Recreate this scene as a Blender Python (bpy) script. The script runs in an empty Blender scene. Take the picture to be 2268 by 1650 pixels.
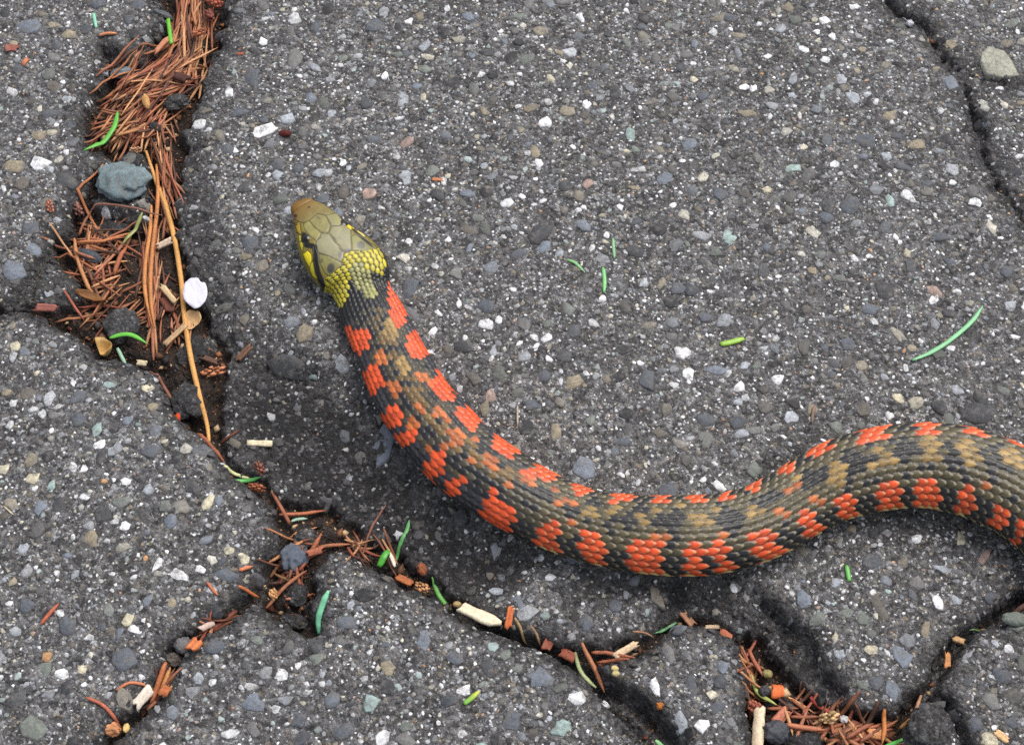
import bpy, math, random
import numpy as np
from mathutils import Vector, Matrix

# ------------------------------------------------------------------ camera
SC = bpy.context.scene
COL = SC.collection
PW, PH = 2268.0, 1650.0
SPAN = 0.300                      # metres of ground across the picture at its centre
LENS = 62.0
PITCH = math.radians(60)          # looking down at the road
DIST = SPAN * LENS / 36.0
cd = bpy.data.cameras.new('camera'); cam = bpy.data.objects.new('camera', cd); COL.objects.link(cam)
cd.lens = LENS; cd.sensor_width = 36; cd.sensor_fit = 'HORIZONTAL'
cd.clip_start = 0.01; cd.clip_end = 500
cam.location = (0, -DIST * math.cos(PITCH), DIST * math.sin(PITCH))
cam.rotation_euler = (math.pi / 2 - PITCH, 0, 0)
SC.camera = cam

# ------------------------------------------------------------------ light: bright overcast, a little stronger from the far right
SUN_EL, SUN_AZ = math.radians(58), math.radians(40)      # azimuth clockwise from +Y
w = bpy.data.worlds.new('World'); SC.world = w; w.use_nodes = True
nt = w.node_tree; nt.nodes.clear()
sky = nt.nodes.new('ShaderNodeTexSky'); sky.sky_type = 'NISHITA'; sky.sun_disc = False
sky.sun_elevation = SUN_EL; sky.sun_rotation = SUN_AZ; sky.air_density = 1.0; sky.dust_density = 4.0; sky.ozone_density = 1.0
hs = nt.nodes.new('ShaderNodeHueSaturation'); hs.inputs['Saturation'].default_value = 0.42
bg = nt.nodes.new('ShaderNodeBackground'); bg.inputs['Strength'].default_value = 0.15
wo = nt.nodes.new('ShaderNodeOutputWorld')
nt.links.new(sky.outputs[0], hs.inputs['Color']); nt.links.new(hs.outputs[0], bg.inputs['Color']); nt.links.new(bg.outputs[0], wo.inputs['Surface'])
sd_ = bpy.data.lights.new('sun', 'SUN'); sun = bpy.data.objects.new('sun', sd_); COL.objects.link(sun)
sd_.energy = 1.4; sd_.angle = math.radians(45); sd_.color = (1.0, 0.96, 0.90)
sv = Vector((math.sin(SUN_AZ) * math.cos(SUN_EL), math.cos(SUN_AZ) * math.cos(SUN_EL), math.sin(SUN_EL)))
sun.rotation_euler = sv.to_track_quat('Z', 'Y').to_euler()
sun.location = (0.5, 0.5, 1.5)
SC.view_settings.view_transform = 'Standard'; SC.view_settings.look = 'None'
SC.view_settings.gamma = 1.0; SC.view_settings.use_curve_mapping = False
SC.view_settings.exposure = 0.32
SC.cycles.max_bounces = 6
SC.cycles.use_denoising = False

rng = np.random.default_rng(7); rnd = random.Random(11)

# ------------------------------------------------------------------ geometry of the picture
CP = np.array(cam.location); sp_, cp_ = math.sin(PITCH), math.cos(PITCH)
RX = np.array([1., 0, 0]); UP = np.array([0, sp_, cp_]); FW = np.array([0, cp_, -sp_])
def at(px, py, z=0.0):
    d = FW + RX * ((px - PW / 2) / PW * 36 / LENS) + UP * (-(py - PH / 2) / PW * 36 / LENS)
    t = (z - CP[2]) / d[2]
    return CP + d * t
def at_v(px, py, z=0.0):
    u = (px - PW / 2) / PW * 36 / LENS; v = -(py - PH / 2) / PW * 36 / LENS
    dx = u; dy = FW[1] + UP[1] * v; dz = FW[2] + UP[2] * v
    t = (z - CP[2]) / dz
    return CP[0] + dx * t, CP[1] + dy * t
def project(P):
    d = P - CP
    zc = d @ FW; xc = d @ RX; yc = d @ UP
    return PW / 2 + xc / zc * LENS / 36 * PW, PH / 2 - yc / zc * LENS / 36 * PW
MM = 0.001
PXM = SPAN / PW                   # metres per photo pixel at the centre

def lin(r, g=None, b=None):
    if g is None: r, g, b = r
    f = lambda c: (c / 255 / 12.92) if c / 255 <= 0.04045 else ((c / 255 + 0.055) / 1.055) ** 2.4
    return np.array([f(r), f(g), f(b)])

def hash2(ix, iy, seed):
    h = (ix.astype(np.int64) * 374761393 + iy.astype(np.int64) * 668265263 + seed * 982451653) & 0xffffffff
    h = ((h ^ (h >> 13)) * 1274126177) & 0xffffffff
    h = ((h ^ (h >> 16)) * 2246822519) & 0xffffffff
    return ((h ^ (h >> 15)) & 0xffffff) / float(0xffffff)
def vnoise(x, y, seed=0):
    ix = np.floor(x); iy = np.floor(y); fx = x - ix; fy = y - iy
    fx = fx * fx * (3 - 2 * fx); fy = fy * fy * (3 - 2 * fy)
    a = hash2(ix, iy, seed); b = hash2(ix + 1, iy, seed); c = hash2(ix, iy + 1, seed); d = hash2(ix + 1, iy + 1, seed)
    return (a + (b - a) * fx) * (1 - fy) + (c + (d - c) * fx) * fy - 0.5
def worley(x, y, seed=0):
    ix = np.floor(x); iy = np.floor(y); best = np.full(x.shape, 9.0); idv = np.zeros(x.shape)
    for dx in (-1, 0, 1):
        for dy in (-1, 0, 1):
            cx = ix + dx; cy = iy + dy
            d = (cx + hash2(cx, cy, seed) - x) ** 2 + (cy + hash2(cx, cy, seed + 5) - y) ** 2
            m = d < best; best = np.where(m, d, best); idv = np.where(m, hash2(cx, cy, seed + 9), idv)
    return np.sqrt(best), idv
def sstep(a, b, x):
    t = np.clip((x - a) / (b - a), 0, 1); return t * t * (3 - 2 * t)
def in_poly(px, py, poly):
    r = np.zeros(px.shape, bool); n = len(poly)
    for k in range(n):
        x1, y1 = poly[k]; x2, y2 = poly[(k + 1) % n]
        if y1 == y2: continue
        r ^= ((py < y1) != (py < y2)) & (px < (x2 - x1) * (py - y1) / (y2 - y1) + x1)
    return r
def seg_dist(px, py, a, b):
    dx, dy = b[0] - a[0], b[1] - a[1]; L = dx * dx + dy * dy + 1e-9
    t = np.clip(((px - a[0]) * dx + (py - a[1]) * dy) / L, 0, 1)
    return np.sqrt((px - a[0] - t * dx) ** 2 + (py - a[1] - t * dy) ** 2), t
def poly_sd(px, py, poly, closed=True):
    d = np.full(px.shape, 1e9); n = len(poly)
    for k in range(n if closed else n - 1):
        d = np.minimum(d, seg_dist(px, py, poly[k], poly[(k + 1) % n])[0])
    return np.where(in_poly(px, py, poly), -d, d) if closed else d
def Z(ox, oy, k, pts):            # points read off an enlarged crop with origin ox, oy and zoom k
    return [(ox + x / k, oy + y / k) for x, y in pts]

# ------------------------------------------------------------------ mesh helpers
def mesh_obj(name, co, faces, mat, col=None, parent=None, smooth=False, attrs=None):
    """faces: list of arrays, each (n, k)"""
    me = bpy.data.meshes.new(name); co = np.asarray(co, float)
    me.vertices.add(len(co)); me.vertices.foreach_set('co', co.ravel())
    fl = [np.asarray(f, np.int32) for f in (faces if isinstance(faces, list) else [faces]) if len(f)]
    tot = np.concatenate([np.full(len(f), f.shape[1], np.int32) for f in fl])
    lv = np.concatenate([f.ravel() for f in fl])
    me.loops.add(len(lv)); me.loops.foreach_set('vertex_index', lv)
    me.polygons.add(len(tot)); st = np.concatenate([[0], np.cumsum(tot)[:-1]]).astype(np.int32)
    me.polygons.foreach_set('loop_start', st); me.polygons.foreach_set('loop_total', tot)
    if smooth: me.polygons.foreach_set('use_smooth', np.ones(len(tot), bool))
    if col is not None:
        c = np.ones((len(co), 4), np.float32); c[:, :3] = col
        a = me.color_attributes.new('Col', 'FLOAT_COLOR', 'POINT'); a.data.foreach_set('color', c.ravel())
    for k, v in (attrs or {}).items():
        a = me.attributes.new(k, 'FLOAT', 'POINT'); a.data.foreach_set('value', np.asarray(v, np.float32))
    me.update(calc_edges=True); me.validate(clean_customdata=False)
    me.materials.append(mat)
    o = bpy.data.objects.new(name, me); COL.objects.link(o)
    if parent is not None: o.parent = parent
    return o
def tag(o, label, cat, group=None):
    o['label'] = label; o['category'] = cat
    if group: o['group'] = group
    return o
def centre_origin(o):             # put the origin of a small thing at its base
    me = o.data; n = len(me.vertices); a = np.empty(n * 3); me.vertices.foreach_get('co', a); a = a.reshape(-1, 3)
    c = np.array([(a[:, 0].min() + a[:, 0].max()) / 2, (a[:, 1].min() + a[:, 1].max()) / 2, a[:, 2].min()])
    me.vertices.foreach_set('co', (a - c).ravel()); o.location = c; me.update()
    return o

# ------------------------------------------------------------------ materials
class NT:
    def __init__(s, name):
        s.m = bpy.data.materials.new(name); s.m.use_nodes = True; s.t = s.m.node_tree; s.t.nodes.clear()
        s.out = s.n('ShaderNodeOutputMaterial'); s.p = s.n('ShaderNodeBsdfPrincipled'); s.l(s.p.outputs[0], s.out.inputs[0])
    def n(s, t, **kw):
        x = s.t.nodes.new(t)
        for k, v in kw.items():
            if k in x.inputs: x.inputs[k].default_value = v
            else: setattr(x, k, v)
        return x
    def l(s, a, b): s.t.links.new(a, b)
    def coord(s): return s.n('ShaderNodeTexCoord').outputs['Object']
    def noise(s, sc, det=3, rough=.6, co=None):
        x = s.n('ShaderNodeTexNoise', Scale=sc, Detail=det, Roughness=rough); s.l(co or s.coord(), x.inputs['Vector']); return x.outputs['Fac']
    def voro(s, sc, co=None, out='Color', rand=1.0):
        x = s.n('ShaderNodeTexVoronoi', Scale=sc, Randomness=rand); s.l(co or s.coord(), x.inputs['Vector']); return x.outputs[out]
    def ramp(s, f, stops, interp='LINEAR'):
        x = s.n('ShaderNodeValToRGB'); r = x.color_ramp; r.interpolation = interp
        while len(r.elements) < len(stops): r.elements.new(0.5)
        for e, (p, c) in zip(r.elements, stops):
            e.position = p; e.color = (*c, 1) if hasattr(c, '__len__') else (c, c, c, 1)
        s.l(f, x.inputs[0]); return x.outputs[0]
    def mix(s, f, a, b, blend='MIX'):
        x = s.n('ShaderNodeMix', data_type='RGBA', blend_type=blend)
        for v, i in ((f, 0), (a, 6), (b, 7)):
            if isinstance(v, (int, float)): x.inputs[i].default_value = v if i == 0 else (v, v, v, 1)
            elif isinstance(v, (tuple, list, np.ndarray)): x.inputs[i].default_value = (*v, 1)
            else: s.l(v, x.inputs[i])
        return x.outputs[2]
    def math(s, op, a, b=0.0):
        x = s.n('ShaderNodeMath', operation=op)
        for v, i in ((a, 0), (b, 1)):
            if isinstance(v, (int, float)): x.inputs[i].default_value = v
            else: s.l(v, x.inputs[i])
        return x.outputs[0]
    def attr(s, name, out='Fac'):
        x = s.n('ShaderNodeAttribute', attribute_name=name); return x.outputs[out]
    def bump(s, h, dist, strength=1.0):
        x = s.n('ShaderNodeBump', Distance=dist, Strength=strength); s.l(h, x.inputs['Height']); s.l(x.outputs[0], s.p.inputs['Normal'])

def vc_material(name, rough=.6, spec=.4, nscale=900, namp=.35, bumpd=.00008, stretch=None, sub=0.0):
    m = NT(name); c = m.attr('Col', 'Color'); co = m.coord()
    if stretch:
        mp = m.n('ShaderNodeMapping'); mp.inputs['Scale'].default_value = stretch; m.l(co, mp.inputs[0]); co = mp.outputs[0]
    nz = m.noise(nscale, 4, .65, co)
    f = m.ramp(nz, [(.3, 1 - namp), (.7, 1 + namp * .8)])
    m.l(m.mix(1.0, c, f, 'MULTIPLY'), m.p.inputs['Base Color'])
    m.p.inputs['Roughness'].default_value = rough; m.p.inputs['Specular IOR Level'].default_value = spec
    if sub:
        m.p.inputs['Subsurface Weight'].default_value = sub; m.p.inputs['Subsurface Radius'].default_value = (.001, .001, .0006); m.p.inputs['Subsurface Scale'].default_value = 1.0
    m.bump(nz, bumpd)
    return m.m

def asphalt_material():
    m = NT('asphalt'); co = m.coord()
    g1 = m.voro(430, co); g2 = m.voro(900, co); g3 = m.voro(1700, co)
    sep = lambda c, k: (lambda x: (m.l(c, x.inputs[0]), x.outputs[k])[1])(m.n('ShaderNodeSeparateColor'))
    n1 = m.noise(700, 4, .7, co); nb = m.noise(28, 3, .6, co)
    mat1 = m.ramp(sep(g1, 0), [(0, lin(62, 62, 65)), (.45, lin(92, 91, 92)), (.8, lin(114, 114, 117)), (1, lin(134, 138, 144))])
    mat2 = m.ramp(sep(g2, 0), [(0, lin(54, 52, 52)), (.3, lin(86, 82, 80)), (.62, lin(116, 112, 110)), (.80, lin(146, 146, 148)), (.90, lin(200, 202, 204)), (.95, lin(178, 164, 136)), (.98, lin(228, 229, 230))], 'CONSTANT')
    mat3 = m.ramp(sep(g3, 1), [(0, lin(50, 48, 48)), (.45, lin(96, 92, 90)), (.78, lin(136, 132, 128)), (.9, lin(210, 211, 213))], 'CONSTANT')
    c = m.mix(.55, mat1, mat2); c = m.mix(m.ramp(n1, [(.45, 0.0), (.6, .7)]), c, mat3)
    c = m.mix(1.0, c, m.ramp(nb, [(.3, .86), (.7, 1.18)]), 'MULTIPLY')
    c = m.mix(m.ramp(m.noise(170, 5, .75, co), [(.50, 0.0), (.68, .45)]), c, lin(162, 159, 156))
    c = m.mix(1.0, c, m.ramp(n1, [(.30, .34), (.58, 1.24)]), 'MULTIPLY')
    pores = m.ramp(m.noise(520, 5, .75, co), [(.36, .22), (.46, 1.0)]); c = m.mix(1.0, c, pores, 'MULTIPLY')
    bit = m.math('MULTIPLY', m.attr('bitumen'), m.ramp(m.noise(260, 4, .7, co), [(.2, .7), (.5, 1.0)]))
    dark = m.mix(m.ramp(sep(g2, 2), [(.9, 0.0), (.93, .5)]), m.ramp(n1, [(.3, lin(16, 15, 16)), (.7, lin(50, 48, 49))]), lin(110, 110, 114))
    c = m.mix(bit, c, dark)
    soil = m.ramp(m.noise(500, 4, .7, co), [(.3, lin(22, 17, 14)), (.55, lin(48, 36, 28)), (.75, lin(92, 66, 44))])
    c = m.mix(m.attr('soil'), c, soil)
    m.l(c, m.p.inputs['Base Color'])
    m.p.inputs['Roughness'].default_value = .62; m.p.inputs['Specular IOR Level'].default_value = .45
    h = m.math('ADD', m.math('MULTIPLY', m.voro(900, co, 'Distance'), -.8), m.math('MULTIPLY', m.noise(1300, 4, .7, co), 1.6))
    m.bump(h, .0007, 1.0)
    return m.m
M_ROAD = asphalt_material()
def stone_material():
    m = NT('road_stone'); co = m.coord(); c = m.attr('Col', 'Color')
    n1 = m.noise(900, 5, .7, co); n2 = m.noise(420, 4, .7, co); n3 = m.noise(2400, 3, .7, co)
    c = m.mix(1.0, c, m.ramp(n1, [(.28, .6), (.7, 1.38)]), 'MULTIPLY')
    grime = m.mix(m.ramp(n3, [(.35, 0.0), (.65, 1.0)]), lin(70, 66, 63), lin(128, 123, 118))
    c = m.mix(m.ramp(n2, [(.50, 0.0), (.66, .7)]), c, grime)
    m.l(c, m.p.inputs['Base Color']); m.p.inputs['Roughness'].default_value = .6; m.p.inputs['Specular IOR Level'].default_value = .4
    m.bump(m.math('ADD', n1, m.math('MULTIPLY', n3, .5)), .0003, .9); return m.m
M_STONE = stone_material()
M_NEEDLE = vc_material('dry_plant', .6, .35, 1800, .3, .00006)
M_GREEN = vc_material('green_blade', .4, .5, 900, .12, .00003)
M_CHIP = vc_material('wood', .75, .25, 1300, .3, .0001)
M_PETAL = vc_material('petal', .5, .4, 500, .05, .00004, sub=.25)
M_SNAKE = vc_material('snake_skin', .36, .5, 2600, .16, .00002)
M_CRUMB = vc_material('crumb', .8, .25, 1500, .3, .0001)
def eye_material():
    m = NT('eye'); m.l(m.attr('Col', 'Color'), m.p.inputs['Base Color']); m.p.inputs['Roughness'].default_value = .06; m.p.inputs['Specular IOR Level'].default_value = .6
    return m.m
M_EYE = eye_material()

# ------------------------------------------------------------------ the road: cracks traced as outlines on the ground
GAPS = [   # wide gaps filled with litter: outline, floor depth (mm), soil
    ([(352, -160), (350, 0), (362, 40), (345, 72), (336, 104), (306, 130), (262, 126), (228, 108), (236, 150), (214, 200), (184, 240), (180, 292), (200, 322), (246, 338), (292, 330), (322, 352), (328, 420), (326, 476), (300, 486), (236, 474), (206, 452), (196, 432), (218, 400), (232, 372), (214, 372), (188, 400), (168, 436), (150, 462), (150, 500), (118, 520), (112, 556), (140, 580), (166, 620), (172, 648), (90, 664), (20, 668), (-60, 668), (-60, 690), (20, 688), (90, 690), (132, 722), (180, 752), (214, 790), (282, 802), (345, 822), (372, 880), (392, 922), (440, 952), (478, 978), (490, 950), (484, 884), (508, 832), (502, 764), (464, 720), (436, 640), (414, 620), (404, 560), (388, 500), (386, 450), (400, 392), (410, 330), (404, 290), (430, 230), (452, 188), (458, 140), (480, 100), (492, 58), (502, 0), (520, -160)], 6.5, 1.0),
    (Z(560, 1000, 3.236, [(95, 300), (170, 270), (250, 350), (540, 340), (640, 440), (760, 480), (830, 590), (1000, 600), (1060, 700), (1150, 780), (1280, 850), (1450, 1040), (1540, 1110), (1440, 1110), (1280, 1020), (1050, 950), (900, 850), (740, 720), (640, 650), (540, 700), (440, 830), (420, 1000), (370, 1050), (480, 1290), (380, 1310), (250, 1220), (150, 1180), (50, 1100), (20, 1000), (60, 880), (140, 700), (180, 550)]), 7.0, .9),
    (Z(1568, 1140, 3.236, [(240, 840), (420, 820), (500, 1000), (640, 1150), (800, 1290), (950, 1330), (1100, 1390), (1300, 1400), (1450, 1340), (1560, 1240), (1650, 1160), (1680, 1200), (1660, 1330), (1570, 1390), (1470, 1480), (1400, 1560), (1380, 1700), (1360, 2000), (320, 2000), (330, 1650), (290, 1500), (280, 1400), (300, 1250), (270, 1100), (300, 1000)]), 8.0, 1.0),
]
CRACKS = [  # centre line with width in pixels at each point, depth (mm)
    ([(478, 970, 20), (520, 1040, 24), (575, 1068, 34), (600, 1100, 24), (640, 1120, 20)], 6, .6),
    ([(1010, 1332, 40), (1060, 1365, 34), (1110, 1388, 26), (1170, 1412, 22), (1230, 1432, 26), (1290, 1462, 40), (1332, 1510, 40), (1385, 1556, 62), (1436, 1602, 76), (1480, 1664, 74), (1560, 1800, 50)], 9, .35),
    ([(1290, 1452, 40), (1345, 1452, 40), (1400, 1432, 44), (1440, 1420, 36), (1472, 1388, 22), (1512, 1362, 16), (1565, 1364, 18), (1610, 1388, 22), (1645, 1418, 28), (1664, 1460, 30), (1676, 1520, 34), (1686, 1590, 34), (1690, 1680, 40)], 6, .9),
    ([(590, 1268, 40), (555, 1322, 26), (500, 1358, 24), (440, 1398, 26), (385, 1440, 44), (372, 1486, 34), (346, 1534, 28), (316, 1572, 20), (262, 1612, 34), (236, 1660, 50), (200, 1760, 40)], 6, .8),
    ([(1940, -80, 4), (1966, 0, 4), (2000, 30, 8), (2042, 42, 10), (2070, 92, 4), (2092, 122, 10), (2130, 158, 0), (2152, 232, 2), (2166, 262, 20), (2176, 302, 16), (2184, 352, 6), (2206, 392, 8), (2240, 440, 6), (2268, 478, 8), (2330, 560, 8)], 5, .2),
    ([(2060, 1530, 30), (2085, 1478, 30), (2112, 1432, 28), (2150, 1398, 20), (2190, 1372, 18), (2230, 1352, 34), (2268, 1322, 24), (2380, 1260, 20)], 8, .3),
    ([(2070, 1530, 26), (2100, 1556, 18), (2124, 1598, 14), (2142, 1640, 16), (2160, 1720, 16)], 7, .1),
    ([(0, 680, 20), (60, 652, 20), (72, 612, 12), (96, 566, 10), (124, 540, 10)], 4, .3),
    ([(236, 110, 14), (262, 130, 20), (300, 140, 18)], 5, .2),
    ([(590, 792, 6), (620, 812, 14), (670, 826, 16), (712, 836, 8)], 3, 0),
    ([(2150, 160, 8), (2190, 172, 10), (2250, 186, 8)], 2.5, 0),
    ([(1500, 1290, 8), (1515, 1320, 14), (1530, 1360, 12)], 3, 0),
    ([(1690, 1330, 8), (1722, 1362, 26), (1752, 1402, 40), (1790, 1416, 30), (1802, 1455, 30), (1812, 1495, 44), (1856, 1536, 40)], 6, 0),
]
DEPS = [   # hollows, mostly where the surface breaks down to the cracks: outline, depth mm, softness px, darkness (bitumen, plus painted snake shadow)
    ([(392, 470), (430, 560), (470, 660), (560, 745), (680, 800), (800, 880), (870, 985), (960, 1090), (1090, 1180), (1180, 1235), (1110, 1330), (1040, 1345), (900, 1260), (760, 1180), (640, 1120), (560, 1060), (470, 960), (500, 820), (440, 680)], 4.6, 150, 1.0),
    ([(1480, 1290), (1600, 1290), (1700, 1330), (1800, 1420), (1830, 1530), (1740, 1520), (1670, 1440), (1600, 1385), (1500, 1370), (1440, 1420), (1390, 1400)], 3.5, 80, .9),
    ([(405, 250), (450, 300), (470, 420), (500, 560), (540, 700), (470, 720), (420, 600), (390, 460)], 1.6, 80, .8),
    ([(480, 0), (540, 0), (520, 90), (480, 200), (430, 280), (440, 200)], 1.0, 60, .6),
    ([(600, 720), (700, 770), (720, 840), (640, 830)], 1.2, 60, .5),
    ([(150, 380), (330, 340), (330, 700), (200, 760), (60, 680), (110, 520)], 2.2, 90, .7),
    ([(1180, 1290), (1350, 1270), (1560, 1285), (1540, 1330), (1250, 1340)], 1.2, 60, .45),  # strip under the snake's lower flank: its shadow darkened into the asphalt colour
    ([(560, 1100), (760, 1150), (720, 1400), (560, 1380)], 1.5, 60, .6),
    ([(1640, 1090), (1700, 1010), (1800, 955), (1840, 930), (1800, 985), (1720, 1050)], .8, 40, .6),  # darker, slightly sunken strip along the far side of the snake's bend
]
def ground_fields(x, y):
    x = np.asarray(x, float); y = np.asarray(y, float)
    P = np.stack([x, y, np.zeros_like(x)], -1); px, py = project(P)
    X, Y = x / MM, y / MM
    far = (np.abs(X) > 260) | (np.abs(Y) > 260)
    wob = vnoise(X / 4.2, Y / 4.2, 3) * 26 + vnoise(X / 1.5, Y / 1.5, 4) * 13 + vnoise(X / .7, Y / .7, 8) * 5
    sd = np.full(x.shape, 1e9); D = np.zeros(x.shape); S = np.zeros(x.shape)
    for poly, dep, so in GAPS:
        s = poly_sd(px, py, poly) + wob * .7
        m = s < sd; sd = np.where(m, s, sd); D = np.where(m, dep, D); S = np.where(m, so, S)
    for line, dep, so in CRACKS:
        s = np.full(x.shape, 1e9)
        for a, b in zip(line[:-1], line[1:]):
            d, t = seg_dist(px, py, a, b); s = np.minimum(s, d - (a[2] + (b[2] - a[2]) * t) * .5)
        s = s + wob * .42
        m = s < sd; sd = np.where(m, s, sd); D = np.where(m, dep, D); S = np.where(m, so, S)
    k = sstep(7, -10, sd)
    floor = D * (1 - .42 * sstep(-14, -44, sd))
    z = -k * floor
    bit = np.zeros(x.shape); dz = np.zeros(x.shape)
    for poly, dep, soft, b in DEPS:
        s = poly_sd(px, py, poly) + wob * 1.2
        f = sstep(soft * .45, -soft * .55, s)
        dz = np.minimum(dz, -dep * f); bit = np.maximum(bit, b * f)
    rim = np.exp(-np.square(np.maximum(sd, 0) / 26)) * (1 - k)
    bit = np.clip(np.maximum(bit * .98, rim * .85), 0, 1)
    z = z + dz * (1 - .55 * k)
    z = z - rim * .9
    rough = .34 + 1.5 * bit
    w1, i1 = worley(X / 2.6, Y / 2.6, 21); w2, i2 = worley(X / 1.15, Y / 1.15, 31); w0, i0 = worley(X / 6.0, Y / 6.0, 41)
    z = z + vnoise(X / 60, Y / 60, 1) * 1.6 + vnoise(X / 18, Y / 18, 2) * .55
    z = z + rough * ((.5 - w1) * .42 + (i1 - .5) * .38 + (.5 - w2) * .22 + vnoise(X / .9, Y / .9, 6) * .18)
    z = z + bit * ((i0 - .5) * 1.1 + (.5 - w0) * .8)
    wall = 4 * k * (1 - k)
    z = z + wall * (vnoise(X / 1.6, Y / 1.6, 12) * 2.6 + vnoise(X / .8, Y / .8, 13) * 1.2)
    z = z + k * (vnoise(X / 3.5, Y / 3.5, 14) * 1.4 + vnoise(X / 1.1, Y / 1.1, 15) * .5)
    z = np.where(far, 0, z)
    return z * MM, bit, k * S, sd, k
def ground_z(x, y): return ground_fields(np.atleast_1d(x), np.atleast_1d(y))[0]

def axis(lo, hi, step, far):
    c = np.arange(lo, hi + step / 2, step); g = []; d = step; v = hi
    while v < far: d *= 1.3; v += d; g.append(v)
    h = []; d = step; v = lo
    while v > -far: d *= 1.3; v -= d; h.append(v)
    return np.concatenate([h[::-1], c, g])
gx = axis(-.192, .192, .0005, 60); gy = axis(-.166, .190, .0005, 60)
GX, GY = np.meshgrid(gx, gy)
gz, gbit, gsoil, gsd, gk = ground_fields(GX.ravel(), GY.ravel())
nx, ny = len(gx), len(gy)
ii = (np.arange(ny - 1)[:, None] * nx + np.arange(nx - 1)[None]).ravel()
road = mesh_obj('road', np.stack([GX.ravel(), GY.ravel(), gz], 1), np.stack([ii, ii + 1, ii + nx + 1, ii + nx], 1), M_ROAD,
                smooth=True, attrs={'bitumen': gbit, 'soil': gsoil})
road['kind'] = 'structure'; road['label'] = 'worn grey asphalt road with exposed stones and broken open cracks'

# table look-up of the ground for everything placed on it
def grid_at(arr, x, y):
    a = arr.reshape(ny, nx)
    fx = np.interp(x, gx, np.arange(nx)); fy = np.interp(y, gy, np.arange(ny))
    i = np.clip(fx.astype(int), 0, nx - 2); j = np.clip(fy.astype(int), 0, ny - 2); u = fx - i; v = fy - j
    return (a[j, i] * (1 - u) + a[j, i + 1] * u) * (1 - v) + (a[j + 1, i] * (1 - u) + a[j + 1, i + 1] * u) * v
def gz_at(x, y): return grid_at(gz, np.atleast_1d(np.asarray(x, float)), np.atleast_1d(np.asarray(y, float)))

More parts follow.
